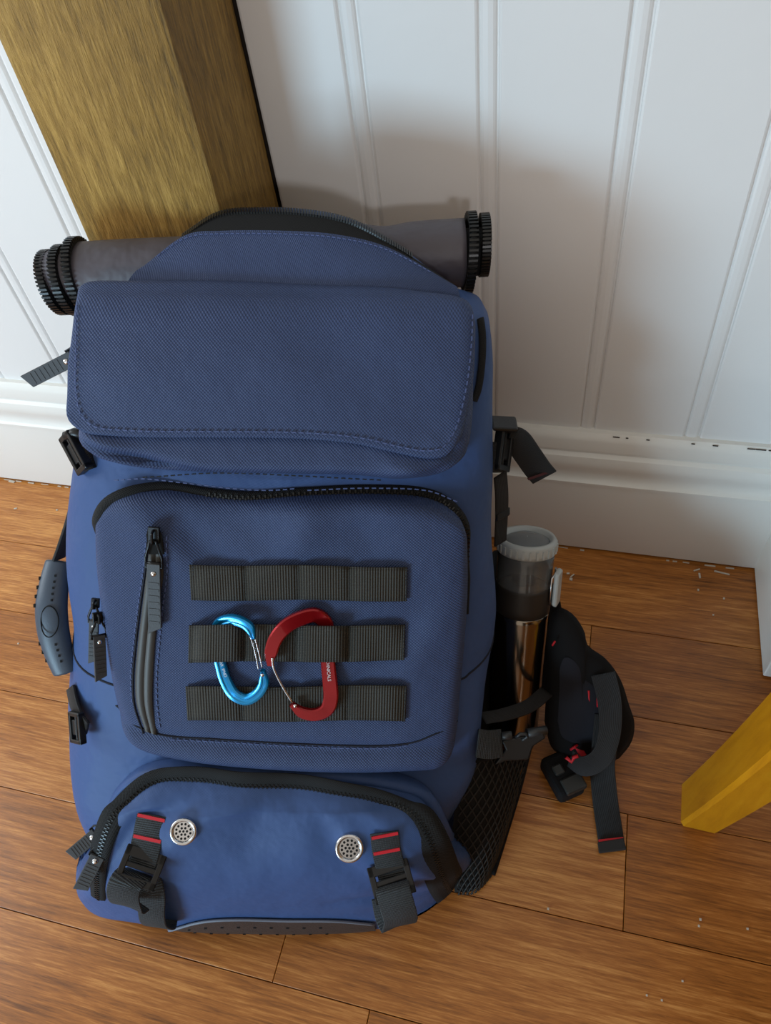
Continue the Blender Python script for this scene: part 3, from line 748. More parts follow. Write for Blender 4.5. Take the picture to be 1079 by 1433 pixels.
# ---- pouch under the flap, then the flap itself
def h_pouch(a, b, u, s):
    e = edge(a, .06)*edge(1-a, .07)*edge(b, .1)*edge(1-b, .10)
    wr = -0.007*bump2(a, b, .17, .90, .10, .035, .35)+0.004*bump2(a, b, .10, .84, .06, .06, .3)-0.006*bump2(a, b, .90, .93, .07, .04, -.5)+0.004*bump2(a, b, .84, .9, .05, .08, -.6)
    wr += -0.006*bump2(a, b, .26, .94, .10, .02, .22)+0.004*bump2(a, b, .20, .985, .08, .02, .2)-0.005*bump2(a, b, .95, .85, .03, .12, -.2)
    return -0.003+(0.022+.026*b)*e+wr*e*1.6
_, SP = panel('lid_pouch', [(122,470),(300,470),(500,470),(668,474)], [(668,474),(669,545),(664,600),(654,640)],
      [(116,606),(150,640),(230,656),(320,662),(420,663),(500,665),(560,670),(610,663),(654,640)], [(122,470),(116,540),(116,606)], h_pouch, 'navy', 0.016, 80, 44)
sz, cs = band('lid_side_zip', [(672,446),(675,470),(674,510),(669,545),(664,562)], .001, .006, 'black_tape', n=40, dome=.001, surf=SP)
stitches('stitching', [(200,668),(300,662),(420,666),(540,672)], .006, bag, 'stitch_dark')
FT = [(100,420),(104,392),(116,381),(180,379),(300,379),(450,385),(560,390),(640,398),(662,406),(669,424)]
FB = [(100,560),(108,588),(128,603),(170,608),(300,610),(430,612),(500,619),(560,632),(595,638),(622,634),(645,606)]
def h_flap(a, b, u, s):
    x = 0.0250+.0175*b+0.0035*math.sin(math.pi*min(1, a*1.02))*math.sin(math.pi*b)
    x -= 0.010*max(0, 1-b/.07)**2                      # rolls over at the fold
    x += 0.0035*bump2(a, b, .12, .6, .25, .2, .5)-0.0030*bump2(a, b, .66, .40, .12, .35, -.3)+0.003*bump2(a, b, .92, .93, .08, .08, 0)
    x -= 0.006*max(0, (a-.94)/.06)**2+0.005*max(0, (.05-a)/.05)**2
    return x
flap, SL = panel('lid_flap', FT, [(669,424),(668,480),(662,540),(645,606)], FB, [(100,420),(99,490),(100,560)], h_flap, 'navy', 0.031, 90, 50, solid=.004)
st = [(107,430),(106,500),(107,555),(114,582),(132,597),(170,602),(300,604),(430,606),(505,613),(562,626),(595,631),(618,627),(636,604),(652,545),(659,490),(661,430)]
stitches('stitching', st, .0014, flap, 'stitch', n=200, surf=SL)
WIDE[0] = 0.0

# ---- crown of the bag above the flap fold, closed by a heavy zip
cl = {}
cl['hid'] = [(150,440,.612),(260,440,.606),(400,440,.604),(540,440,.604),(648,440,.612)]
cl['mid'] = [(190,379,.612),(270,360,.608),(400,360,.606),(520,372,.606),(640,402,.612)]
cl['seam'] = [(196,376,.614),(262,328,.612),(310,323,.610),(400,323,.608),(470,328,.608),(540,345,.610),(636,399,.614)]
cl['zip'] = [(200,374,.617),(266,325,.616),(306,301,.615),(360,296,.614),(430,299,.613),(490,311,.613),(545,340,.614),(634,397,.617)]
ln = {k: cat([P(*q) for q in v], 60) for k, v in cl.items()}
_sw = np.sin(np.linspace(0, math.pi, 60))[:, None]; ln['back'] = ln['zip']+(NB*.014-np.array([0,0,.004]))*_sw; ln['low'] = ln['zip']+NB*.020*_sw-np.array([0,0,.075])
def loft(name, rows, mat, parent, k=6, flip=False):
    vs, uv = [], []; m = len(rows[0])
    cols = [cat([r[i] for r in rows], k*(len(rows)-1)+1) for i in range(m)]
    for j in range(len(cols[0])):
        for i in range(m): vs.append(cols[i][j]); uv.append((i*.0075, j*.004))
    o = mesh(name, vs, grid_faces(len(cols[0]), m, flip=flip), mat, parent, True, uv)
    return o
loft('crown', [ln['hid'], ln['mid'], ln['seam']], 'navy', bag)
cz = loft('crown_zip', [ln['seam'], ln['zip']], 'black_tape', bag)
loft('crown_back', [ln['zip'], ln['back'], ln['low']], 'navy_smooth', bag)
b = MB()
zp = resample(ln['zip'][8:52], 90)
for i in range(1, 89):
    t = unit(zp[i+1]-zp[i-1]); b.box(zp[i]+NB*.0015, t, NB, np.cross(t, NB), .0016, .0075, .0022)
b.build('zip_teeth', 'tooth', cz, False, 'stuff')
stv = [p*(1-.12)+q*.12 for p, q in zip(ln['seam'], ln['mid'])]
b = MB(); d = resample(np.array(stv[4:56]), 110)
for i in range(0, 108, 2):
    t = unit(d[i+1]-d[i]); n_ = unit(CAM-d[i]); b.box((d[i]+d[i+1])/2+n_*.0006, t, np.cross(n_, t), n_, np.linalg.norm(d[i+1]-d[i])*1.25, .0008, .0008)
b.build('stitching', 'stitch', cz, False, 'stuff')

# ---- vent eyelets
def eyelet(px, py, r):
    n_ = Fn(*inv(px, py, HB)); o_ = SB.pt(px, py, .0022)
    n_ = unit(n_*.6+unit(CAM-o_)*.4)
    e = lathe('vent_eyelet', [(r*.70,.0006),(r*.72,.0022),(r*.80,.0034),(r*.92,.0034),(r,.0018),(r*1.02,-.003)], o_, n_, 'steel', bag, 40, False)
    vs, fs = lathe_pts([(.00001,.0004),(r*.72,.0004)], o_, n_, 40); mesh('backing', vs, fs, 'black', e)
    x = unit(np.cross(n_, (0.1, 0.3, 1))); y = np.cross(n_, x)
    # perforated disc: a steel plate round dark punched holes
    vs, fs = lathe_pts([(.00001,.0012),(r*.70,.0012)], o_, n_, 40); mesh('disc', vs, fs, 'steel', e, False)
    holes = [(0, 0)]+[(r*.26*math.cos(q), r*.26*math.sin(q)) for q in (k*math.pi/3 for k in range(6))]+[(r*.53*math.cos(q), r*.53*math.sin(q)) for q in ((k+.5)*math.pi/6 for k in range(12))]
    b = MB()
    for a, c in holes:
        v2, f2 = lathe_pts([(.00001,.0001),(r*.088,.0001),(r*.088,-.001)], o_+x*a+y*c+n_*.0013, n_, 10); b.add(v2, f2)
    b.build('punched_holes', 'black', e, False, 'stuff')
eyelet(257, 1163, .0125); eyelet(489, 1185, .0135)

# ---- two lash straps with ladder buckles and red bar tacks on the bottom pocket
def frame_buckle(name, c, x, y, n, w, hgt, bar, parent, mat='plastic', depth=.004, bars=1):
    b = MB()
    b.box(c+y*(hgt/2-bar/2), x, y, n, w, bar, depth); b.box(c-y*(hgt/2-bar*.4), x, y, n, w, bar*.8, depth)
    b.box(c+x*(w/2-bar*.3), x, y, n, bar*.6, hgt, depth); b.box(c-x*(w/2-bar*.3), x, y, n, bar*.6, hgt, depth)
    if bars: b.box(c, x, y, n, w*.9, bar*.5, depth*.7)
    o = b.build(name, mat, parent, False); modify(o, .0009, 2); return o
def lash(anchor, along, end_px, buck, width, flip):
    # anchor: pixels of the strap centre from the sewn end to the buckle
    pts = [SB.pt(x, y, h) for x, y, h in anchor]
    n_ = Fn(*inv(anchor[1][0], anchor[1][1], HB)); t = unit(pts[-1]-pts[0]); s_ = unit(np.cross(n_, t)); n_ = np.cross(t, s_)
    s1 = strap('lash_strap', pts, s_, width, 'web', bag, .002, 30)
    for k in (.13, .78) if flip else (.12, .80):
        d = resample(np.array(cat(pts[:3], 30)), 30); i = int(k*20); p = d[i]; t2 = unit(d[i+1]-d[i-1]); n2 = np.cross(t2, s_)
        b = MB(); nn = n2 if np.dot(n2, CAM-p) > 0 else -n2
        m = 16
        for q in range(m): b.box(p+s_*(q/(m-1)-.5)*width*.86+nn*.0012, s_+t2*.25, t2, nn, width*.86/m*1.15, .0030, .0010)
        b.build('red_bar_tack', 'red', s1, False)
    return s1, pts, s_, n_, t
MT['web'] = webbing('black_webbing_ribbed', '1f2123', '3b3f42', pitch=0.0019, axis=1)
# left one
s1, pts, s_, n_, t = lash([(213,1140,.0018),(207,1172,.002),(200,1200,.005),(196,1216,.008)], None, None, None, .0285, False)
cb = SB.pt(197,1214,.011)
x_, y_ = unit(P(222,1222,.7)-P(172,1206,.7)), None
nb = unit(CAM-cb); x_ = unit(x_-np.dot(x_, nb)*nb); y_ = np.cross(nb, x_)
bk = frame_buckle('ladder_buckle', cb, x_, y_, nb, .038, .032, .0095, bag)
lp = [P(197,1222,.708), P(188,1224,.694), P(176,1236,.684), P(172,1254,.688), P(180,1268,.700), P(192,1262,.712)]
strap('strap_loop', lp, x_, .030, 'web', bag, .002, 44)
strap('strap_loop', [P(206,1232,.716), P(212,1252,.715), P(212,1278,.722), P(216,1294,.735), P(228,1296,.752), P(230,1284,.765)], unit(P(240,1282,.73)-P(190,1274,.73)), .026, 'web', bag, .002, 44)
# right one
s1, pts, s_, n_, t = lash([(538,1165,.0018),(541,1190,.002),(546,1212,.005),(549,1226,.008)], None, None, None, .0270, True)
cb = SB.pt(547,1228,.012); nb = unit(CAM-cb); x_ = unit(P(578,1216,.7)-P(518,1236,.7)); x_ = unit(x_-np.dot(x_, nb)*nb); y_ = np.cross(nb, x_)
frame_buckle('ladder_buckle', cb, x_, y_, nb, .039, .032, .0095, bag)
strap('strap_loop', [P(548,1234,.704), P(550,1246,.690), P(556,1268,.688), P(561,1288,.700), P(556,1294,.714), P(548,1280,.722), P(543,1255,.722)], unit(P(586,1268,.7)-P(526,1282,.7)), .032, 'web', bag, .002, 50)

# pullers of the bottom zip, hanging off the left side
puller('zip_pull', None, None, .0125, 0, 0, bag, free=(P(148,1156,.722), P(98,1198,.716), unit(CAM-P(120,1180,.72))))
puller('zip_pull', None, None, .0135, 0, 0, bag, free=(P(146,1180,.716), P(112,1246,.712), unit(CAM-P(120,1220,.71))))
# pullers of the front zip, on the left flank
puller('zip_pull', None, None, .0085, 0, 0, bag, free=(P(133,846,.672), P(131,928,.684), unit(CAM-P(120,880,.68)+U1*-.25)))
puller('zip_pull', None, None, .0105, 0, 0, bag, free=(P(137,866,.668), P(141,952,.680), unit(CAM-P(130,900,.68)+U1*.2)))
# puller of the lid sticking out to the left
puller('zip_pull', None, None, .0130, 0, 0, bag, free=(P(128,488,.640), P(36,535,.655), unit(CAM-P(70,515,.645))))

# ---- left flank: compression buckle, strap, carry handle, lower buckle
def pbuckle(name, ctr, xdir, ydir, w, hgt, d, parent, mat='plastic'):
    n = unit(np.cross(xdir, ydir)); x = unit(xdir); y = unit(np.cross(n, x)); b = MB()
    b.box(ctr+y*hgt*.40, x, y, n, w, hgt*.2, d); b.box(ctr-y*hgt*.40, x, y, n, w, hgt*.2, d)
    b.box(ctr-x*w*.44, x, y, n, w*.14, hgt, d); b.box(ctr+x*w*.44, x, y, n, w*.14, hgt, d)
    b.box(ctr+y*hgt*.08, x, y, n, w*.8, hgt*.14, d*.7); b.box(ctr-y*hgt*.16, x, y, n, w*.5, hgt*.34, d*.55)
    o = b.build(name, mat, parent, False); modify(o, .001, 2); return o
lb = P(106,633,.652)
pbuckle('side_buckle', lb, P(118,655,.70)-P(95,612,.70), P(112,625,.69)-P(94,638,.71), .036, .020, .008, bag)
b = MB(); b.tube([P(92,610,.650), P(104,605,.646), P(118,609,.644)], .0042, 8); b.build('buckle_bar', 'plastic', bag)
strap('side_strap', [P(112,640,.650), P(122,636,.648), P(140,630,.662)], P(118,655,.69)-P(108,615,.69), .026, 'web_smooth', bag, .002, 16)
strap('handle_strap', [P(114,664,.704), P(108,700,.716), P(100,730,.728), P(90,760,.738), P(82,782,.742)], P(96,725,.72)-P(110,725,.74), .020, 'web_smooth', bag, .003, 40)
strap('flank_pocket_edge', [P(126,690,.690), P(118,712,.698), P(108,740,.708), P(100,768,.716)], P(120,715,.69)-P(108,718,.705), .010, 'black_tape', bag, .003, 30)
hp = [(82,784,.742),(76,815,.738),(72,850,.735),(75,885,.738),(84,918,.742),(93,942,.745)]
hpts = cat([P(*q) for q in hp], 40); hr = [.0125+.0035*math.sin(math.pi*i/39) for i in range(40)]
b = MB(); b.tube(hpts, hr, 20, flat=.62, up=RC[:, 2]); grip = b.build('carry_handle', 'grip', bag); modify(grip, subsurf=1)
b = MB()
for i in (6, 9, 12, 15, 28, 31, 34): 
    q = hpts[i]-RC[:, 0]*hr[i]*.86+RC[:, 2]*hr[i]*.22; b.box(q, RC[:, 0], RC[:, 1], RC[:, 2], .0036, .0036, .0036)
b.build('grip_notches', 'black', grip, False, 'stuff')
b = MB(); oc = hpts[20]+RC[:, 0]*.002+RC[:, 2]*(hr[20]*.62+.0012); b.tube([oc+RC[:, 0]*.0085*math.cos(q)+RC[:, 1]*.0150*math.sin(q)-RC[:, 2]*.002*math.cos(q)**2 for q in np.linspace(0, 2*math.pi, 40, endpoint=False)], .0006, 6, closed=True); b.build('oval_emboss', 'black', grip)
b = MB()
for i in (5,7,9,11,13,28,30,32,34):
    q = hpts[i]+RC[:, 0]*hr[i]*.25+RC[:, 2]*hr[i]*.6; b.box(q, RC[:, 0], RC[:, 1], RC[:, 2], .0018, .0022, .0012)
b.build('grip_dots', 'black', grip, False, 'stuff')
strap('lower_strap', [P(99,962,.740), P(104,985,.735), P(112,1005,.730), P(122,1020,.724)], P(112,985,.75)-P(96,990,.77), .018, 'web_smooth', bag, .003, 24)
pbuckle('side_buckle', P(108,1018,.728), P(120,1035,.75)-P(117,1000,.75), P(121,1016,.745)-P(98,1020,.765), .030, .020, .007, bag)

# ---- right flank: buckle with a loose strap tail, mesh pocket, hip belt
rb = P(704,628,.690)
pbuckle('side_buckle', rb, P(708,600,.69)-P(700,660,.69), P(694,628,.68)-P(716,630,.70), .040, .020, .009, bag)
b = MB(); b.box(P(706,593,.684), P(727,594,.69)-P(686,592,.68), NB, (0,0,1), .026, .018, .0045); o = b.build('buckle_bar', 'plastic', bag, False); modify(o, .0018, 2)
strap('side_strap', [P(702,640,.688), P(694,640,.684), P(682,640,.682)], P(697,660,.69)-P(697,610,.69), .028, 'web_smooth', bag, .002, 16)
tl = strap('strap_tail', [P(712,612,.694), P(722,615,.694), P(738,636,.700), P(752,656,.706), P(762,668,.710)], P(758,640,.69)-P(728,650,.70), .0265, 'web_smooth', bag, .002, 30)
b = MB(); b.box(P(758,664,.707), P(774,660,.70)-P(740,672,.70), P(758,664,.7)-P(738,636,.7), RC[:, 2], .027, .0024, .0035); b.build('red_edge', plain('dark_red_thread', '3c0c10', .7), tl, False)
b = MB(); b.box(P(704,720,.735), P(714,714,.74)-P(692,726,.73), RC[:, 1], RC[:, 2], .018, .008, .006); o = b.build('strap_end', 'plastic', bag, False); modify(o, .001, 1)
strap('rear_strap', [P(700,664,.700), P(702,690,.715), P(702,720,.735), P(700,760,.76)], P(706,700,.72)-P(692,700,.71), .016, 'web_smooth', bag, .002, 24)

# mesh pocket on the right flank: puffed net, lower right
def quadgrid(T, R, B, L, nu, nv):
    T, R, B, L = cat(T, nu), cat(R, nv), cat(B, nu), cat(L, nv); g = np.zeros((nv, nu, 3))
    for j in range(nv):
        b = j/(nv-1)
        for i in range(nu):
            a = i/(nu-1); g[j, i] = (1-b)*T[i]+b*B[i]+(1-a)*L[j]+a*R[j]-((1-a)*(1-b)*T[0]+a*(1-b)*T[-1]+(1-a)*b*B[0]+a*b*B[-1])
    return g
mp_T = [P(652,1066,.770), P(690,1058,.785), P(742,1044,.835)]
mp_R = [P(742,1044,.835), P(728,1100,.842), P(704,1180,.842), P(690,1224,.835)]
mp_B = [on_z(640,1252,.004), on_z(664,1250,.006), on_z(690,1224,.006)]
mp_L = [P(652,1066,.770), P(642,1120,.775), P(636,1190,.790), on_z(640,1252,.004)]
mp_R[-1] = mp_B[-1]
g = quadgrid(mp_T, mp_R, mp_B, mp_L, 22, 40)
nrm = unit(np.cross(g[20, -1]-g[20, 0], g[0, 10]-g[-1, 10]))
if np.dot(nrm, CAM-g[20, 10]) < 0: nrm = -nrm
for j in range(40):
    for i in range(22):
        g[j, i] += nrm*.012*math.sin(math.pi*i/21)*math.sin(math.pi*j/39)
side = mesh('net_pocket', (g-nrm*.004).reshape(-1, 3), grid_faces(40, 22, flip=True), 'mesh', bag, True)
b = MB()
for sgn in (1, -1):
    for k in range(-40, 44, 2):
        pts = []
        for j in range(40):
            x = k+sgn*j*.55
            if 0 <= x <= 21:
                i = int(x); f = x-i; i2 = min(21, i+1); pts.append(g[j, i]*(1-f)+g[j, i2]*f)
        if len(pts) > 2: b.tube(pts, .0009, 4, caps=False)
b.build('netting', plain('net_cord', '1c1b19', .6), side, True, 'stuff')
b = MB(); b.tube([g[0, i]+nrm*.001 for i in range(22)], .003, 8); b.tube([g[j, 21] for j in range(40)], .0028, 8); b.build('pocket_binding', 'black_pad', side)
# inside of the pocket and the padded back, in shadow behind the bottle
bp_ = [P(664,740,.80), P(688,760,.83), P(694,900,.89), P(694,1000,.92), P(686,1060,.90), P(650,1060,.82), P(650,900,.78), P(658,780,.79)]
o = slab('back_padding', bp_, NB, .05, 'black_pad', bag, .01, 3)
o = slab('lumbar_pad', [P(x, y, d) for x, y, d in [(690,790,.905),(760,806,.915),(786,850,.925),(800,930,.955),(800,1040,.99),(700,1050,.98),(686,900,.94)]], NB, .03, 'black_pad', bag, .008, 3)
# webbing and release buckle across the pocket mouth
strap('pocket_strap', [P(668,1040,.752), P(684,1042,.758), P(702,1040,.768)], P(690,1062,.76)-P(676,1022,.76), .028, 'web', bag, .002, 16)
strap('pocket_strap', [P(676,1005,.775), P(705,1000,.785), P(740,988,.81), P(765,968,.84)], P(712,1012,.78)-P(706,990,.80), .016, 'web_smooth', bag, .002, 24)
rbk = slab('release_buckle', [P(x, y, .782) for x, y in [(700,1034),(716,1030),(758,1022),(762,1030),(744,1042),(738,1060),(706,1062),(690,1068),(706,1046)]], RC[:, 2], .008, 'plastic', bag, .0018, 2)
b = MB(); b.tube([P(702,1030,.770), P(716,1029,.770)], .0045, 8); b.tube([P(738,1026,.774), P(764,1022,.780)], .0048, 10); b.tube([P(722,1032,.772), P(728,1027,.770), P(736,1027,.772), P(738,1032,.773), P(730,1036,.773)], .002, 6); b.build('buckle_prongs', plain('grey_plastic', '2c2e30', .4), rbk)

# hip-belt wing: a padded lobe standing on the floor beyond the bottle
wo = on_z(800, 1085, 0); wn = unit(CAM-wo); wn = unit(np.array([wn[0]*.3-.25, wn[1], .35]))
def wp(px, py): return on_plane(px, py, on_z(845, 1060, .02), unit(np.array([0.10, -1.0, 0.55])))
out = [(762,1010),(766,930),(768,872),(780,850),(800,858),(818,884),(822,902),(848,922),(868,950),(880,985),(888,1012),(884,1038),(872,1055),(862,1064),(840,1062),(810,1064),(775,1050)]
ol_ = cat([wp(*q) for q in out+[out[0]]], 72)[:-1]; cc = ol_.mean(0); pn = unit(np.array([0.10, -1.0, 0.55])); vs = []; nrg = 8
for k in range(nrg+1):
    f = k/nrg; hgt = .020*math.sqrt(1-f*f)
    for p in ol_: vs.append(cc+(p-cc)*f+pn*hgt)
for k in range(nrg-1, 0, -1):
    f = k/nrg; hgt = .020*math.sqrt(1-f*f)
    for p in ol_: vs.append(cc+(p-cc)*f-pn*hgt)
vs = [np.array([p[0], p[1], max(p[2], .002)]) for p in vs]
wing = mesh('hip_belt', vs, grid_faces(2*nrg, 71, wrap=True), 'black_pad', bag, True)
wpl = mesh('belt_facing', [cc+(p-cc)*f+pn*(.0215*math.sqrt(max(0, 1-f*f))) for f in (0.001, .2, .4, .56) for p in ol_+(wp(788,985)-cc)*.35], grid_faces(4, 71, wrap=True), plain('dark_navy_facing', '0b0e1a', .8), wing)
b = MB()
for (x, y, x2, y2) in [(822,952,823,978),(834,958,834,974),(772,890,776,884)]:
    b = MB(); b.tube([wp(x, y)+pn*.020, wp(x2, y2)+pn*.020], .0011, 6); b.build('red_piping', 'red', wing)
strap('belt_strap', [wp(842,930)+pn*.018, wp(850,965)+pn*.026, wp(848,1000)+pn*.036, wp(835,1028)+pn*.042, wp(812,1040)+pn*.040, wp(796,1036)+pn*.032], [wp(866,968)-wp(836,962), wp(866,985)-wp(834,975), wp(862,1010)-wp(834,985), wp(842,1042)-wp(826,1010), wp(812,1052)-wp(812,1022), wp(796,1046)-wp(796,1022)], .026, 'web_smooth', bag, .002, 50)
fl_end = on_z(857, 1188, .004)
tail = strap('belt_strap_tail', [wp(846,1000)+pn*.024, wp(840,1030)+pn*.030, on_z(843,1075,.020), on_z(848,1120,.006), on_z(852,1155,.004), fl_end], [on_z(862,1100,.01)-on_z(824,1100,.01)], .0275, 'web_smooth', bag, .002, 50) if False else strap('belt_strap_tail', [wp(848,985)+pn*.020, wp(842,1030)+pn*.028, on_z(843,1075,.022), on_z(847,1120,.008), on_z(852,1155,.005), fl_end], on_z(864,1110,.01)-on_z(826,1112,.01), .0285, 'web_smooth', bag, .002, 50)
tdir = unit(fl_end-on_z(852,1155,.005)); sdir = unit(on_z(874,1174,.006)-on_z(836,1178,.006))
b = MB(); q = on_z(855,1175,.0068)
for k in range(12): b.box(q+sdir*(k/11-.5)*.025, sdir, tdir, (0,0,1), .0024, .0026, .0012)
b.build('red_bar_tack', 'red', tail, False)
o = slab('folded_end', [on_z(x, y, .003) for x, y in [(836,1180),(872,1174),(876,1190),(838,1195)]], (0,0,1), .005, 'web_smooth', tail, .001)
# belt buckle lying on the floor, red webbing above it
bc = on_z(787, 1086, .018); ax = unit(on_z(800,1112,.018)-on_z(772,1062,.018)); ay = np.cross((0,0,1), ax)
b = MB(); b.box(bc, ax, ay, (0,0,1), .050, .034, .026); bb = b.build('belt_buckle', 'black_pad', bag, False); modify(bb, .006, 3)
b = MB(); b.box(bc+ax*.016+ay*.004+np.array([0,0,.010]), ax, ay, (0,0,1), .018, .026, .010); b.box(bc-ax*.004+ay*-.004+np.array([0,0,.014]), ax, ay, (0,0,1), .012, .012, .006)
o = b.build('buckle_shell', plain('worn_black_plastic', '2a2c2b', .45), bb, False); modify(o, .002, 2)
strap('red_webbing', [wp(800,1030)+pn*.022, on_z(808,1044,.045), on_z(815,1056,.040), on_z(822,1070,.034)], on_z(830,1050,.04)-on_z(806,1066,.04), .008, 'red', bag, .0025, 20)
b = MB()
b.tube([wp(790,1028)+pn*.040, wp(797,1034)+pn*.040, wp(800,1028)+pn*.040, wp(806,1026)+pn*.040], .0022, 6); b.build('red_cord', 'red', bag)

# ================================================================ CARABINERS
def ribbon_body(name, pts, wid, thick, nrm, mat, parent):
    # flattened, bevelled bar that follows pts; nrm the plate normal
    n = len(pts); prof = [(-.5,-.15),(-.42,-.5),(-.2,-.5),(.2,-.5),(.42,-.5),(.5,-.15),(.5,.15),(.42,.42),(.30,.5),(.18,.5),(.08,.36),(-.08,.36),(-.18,.5),(-.30,.5),(-.42,.42),(-.5,.15)] if mat == 'blue_anod' else [(-.5,-.3),(-.40,-.5),(0,-.5),(.40,-.5),(.5,-.3),(.5,.3),(.40,.5),(0,.5),(-.40,.5),(-.5,.3)]
    vs = []; m = len(prof)
    for i in range(n):
        t = unit(pts[min(i+1, n-1)]-pts[max(i-1, 0)]); nn = unit(nrm[i]-np.dot(nrm[i], t)*t); s_ = np.cross(t, nn)
        f = i/(n-1); taper = min(1, .45+9*min(f, 1-f))
        for a, c in prof: vs.append(pts[i]+s_*a*wid[i]*taper+nn*c*thick)
    return mesh(name, vs, grid_faces(n, m, wrap=True)+[tuple(range(m))[::-1], tuple((n-1)*m+k for k in range(m))], mat, parent)
def carabiner(name, label, path, wid, mat, gate, pin, gr):
    o = SF.pt(path[len(path)//2][0], path[len(path)//2][1], 0)
    root = empty(name, o, label, 'carabiner', 'carabiners clipped to the ladder webbing')
    p3 = [SF.pt(x, y, h) for x, y, h in path]; n = 90
    pts = cat(p3, n); nr = unit(np.cross(p3[2]-p3[0], p3[-2]-p3[1]));
    n0 = Fn(*inv(path[2][0], path[2][1], HF)); nr = np.repeat(n0[None], n, 0)
    wd = np.interp(np.linspace(0, 1, n), np.linspace(0, 1, len(wid)), wid)
    bd = ribbon_body('body', pts, wd, .0055, nr, mat, root); flat_shade(bd, 28)
    gt = empty_part = None
    b = MB()
    for line in gate: b.tube(cat([SF.pt(x, y, h) for x, y, h in line], 16), gr, 8)
    b.build('gate_wire', 'steel', root)
    vs, fs = lathe_pts([(.0001,.0012),(.0013,.0009),(.0017,0)], SF.pt(pin[0], pin[1], pin[2]), n0, 14); mesh('pin', vs, fs, 'steel', root)
    return root, n0
blue, nb_ = carabiner('carabiner', 'small bright blue wire-gate carabiner clipped to the middle webbing row',
    [(355,893,.0150),(349,878,.0140),(337,870,.0115),(322,867,.0085),(308,872,.0050),(303,884,.0035),(304,905,.0032),(309,930,.0034),(316,953,.0056),(328,972,.0095),(344,979,.0105),(359,972,.0115),(369,957,.0125),(368,938,.0130)],
    [.0085,.0095,.0102,.0104,.0104,.0104,.0104,.0106,.0110,.0114,.0108,.0100,.0095,.0090], 'blue_anod',
    [[(350,890,.0150),(355,905,.0145),(362,938,.0135)], [(357,894,.0150),(362,912,.0145),(367,935,.0135)]], (367,945,.0165), .0007)
red, nr_ = carabiner('carabiner', 'larger dark red wire-gate carabiner clipped to the middle webbing row',
    [(378,930,.0150),(379,915,.0150),(386,893,.0140),(402,875,.0120),(424,864,.0085),(442,861,.0050),(455,871,.0036),(458,890,.0032),(459,925,.0034),(462,955,.0060),(463,977,.0095),(457,993,.0105),(441,1000,.0110),(423,997,.0115),(408,985,.0120)],
    [.0110,.0114,.0122,.0128,.0130,.0130,.0128,.0126,.0126,.0128,.0132,.0130,.0118,.0105,.0095], 'red_anod',
    [[(381,921,.0185),(383,935,.0175),(395,960,.0160),(409,983,.0150)]], (413,988,.0152), .0011)
def text(body, px, py, h, size, rot_px, parent, mat='print'):
    cu = bpy.data.curves.new('lettering', 'FONT'); cu.body = body; cu.size = size; cu.extrude = .0001; cu.align_x = 'LEFT'; cu.align_y = 'CENTER'
    o = bpy.data.objects.new('tmp', cu); COL.objects.link(o); dg = bpy.context.evaluated_depsgraph_get()
    me = bpy.data.meshes.new_from_object(o.evaluated_get(dg)); bpy.data.objects.remove(o)
    p0 = SF.pt(px, py, h); n = Fn(*inv(px, py, HF)); x = unit(SF.pt(rot_px[0], rot_px[1], rot_px[2])-p0); n = unit(n-np.dot(n, x)*x); y = np.cross(n, x)
    vs = [p0+x*v.co.x+y*v.co.y+n*v.co.z for v in me.vertices]
    return mesh('lettering', vs, [tuple(p.vertices) for p in me.polygons], mat, parent, False)
text('TECHNICALS', 457.5, 917, .0070, .0042, (460.5, 949, .0090), red)
text('MAR  IPND', 307.5, 922, .0068, .0036, (316.5, 950, .0090), blue)

# ================================================================ ROLLED NYLON BEHIND THE LID
ra, rc = P(78,388,.690), P(672,352,.672)
rx = unit(rc-ra); RL = np.linalg.norm(rc-ra); rr = .0295
ry = unit(np.cross((0,0,1), rx)); rz = np.cross(rx, ry)
roll = empty('nylon_roll', tuple((ra+rc)/2-np.array([0,0,rr])), 'rolled-up grey nylon bundle with chunky black zip edging behind the lid', 'roll')
vs, uv = [], []; nL, nR = 70, 40
for i in range(nL):
    f = i/(nL-1); x = .028+f*(RL-.042)
    for k in range(nR):
        q = 2*math.pi*k/nR; r = rr*(1+.02*math.sin(3*q+f*7)+.03*math.sin(11*f+q)*math.sin(3*f))-.0035*math.exp(-((f-.80)/.05)**2)*max(0, math.sin(q+.3))
        vs.append(ra+rx*x+r*(math.cos(q)*ry+math.sin(q)*rz)); uv.append((q*rr, x))
mesh('cloth', vs, grid_faces(nL, nR, wrap=True)+[tuple(range(nR))[::-1], tuple((nL-1)*nR+k for k in range(nR))], 'roll', roll, True, uv)
def zip_ring(x, r, tilt, up, frac=1.0, sq=1.0):
    c = ra+rx*x+rz*up; m = int(52*frac)
    loop = [c+sq*r*math.cos(q)*ry+r*math.sin(q)*rz+rx*tilt*math.sin(q) for q in np.linspace(0, 2*math.pi*frac, m, endpoint=frac < 1)]
    b = MB(); b.tube(loop, .0043, 8, closed=frac == 1.0); zr = b.build('zip_edge', 'black_tape', roll)
    b = MB()
    for i, p in enumerate(loop):
        t = unit(loop[(i+1) % m]-loop[i-1]); o_ = unit(p-c-rx*np.dot(p-c, rx)); b.box(p+o_*.0036, t, rx, o_, .0019, .0078, .0034)
    b.build('zip_teeth', 'tooth', zr, False, 'stuff')
zip_ring(.026, rr*.98, -.002, 0); zip_ring(.012, rr*.90, -.003, -.004); zip_ring(-.001, rr*.82, -.004, -.0055)
b = MB(); b.tube([ra+rx*-.004, ra+rx*.030], rr*.80, 24); b.build('cloth_core', 'roll', roll)
zip_ring(RL-.010, rr*1.02, .003, -.001); zip_ring(RL+.003, rr*.74, .001, .006)
b = MB(); b.tube([rc-rx*.02, rc+rx*.002], rr*.70, 24); b.build('cloth_core', 'black_tape', roll)

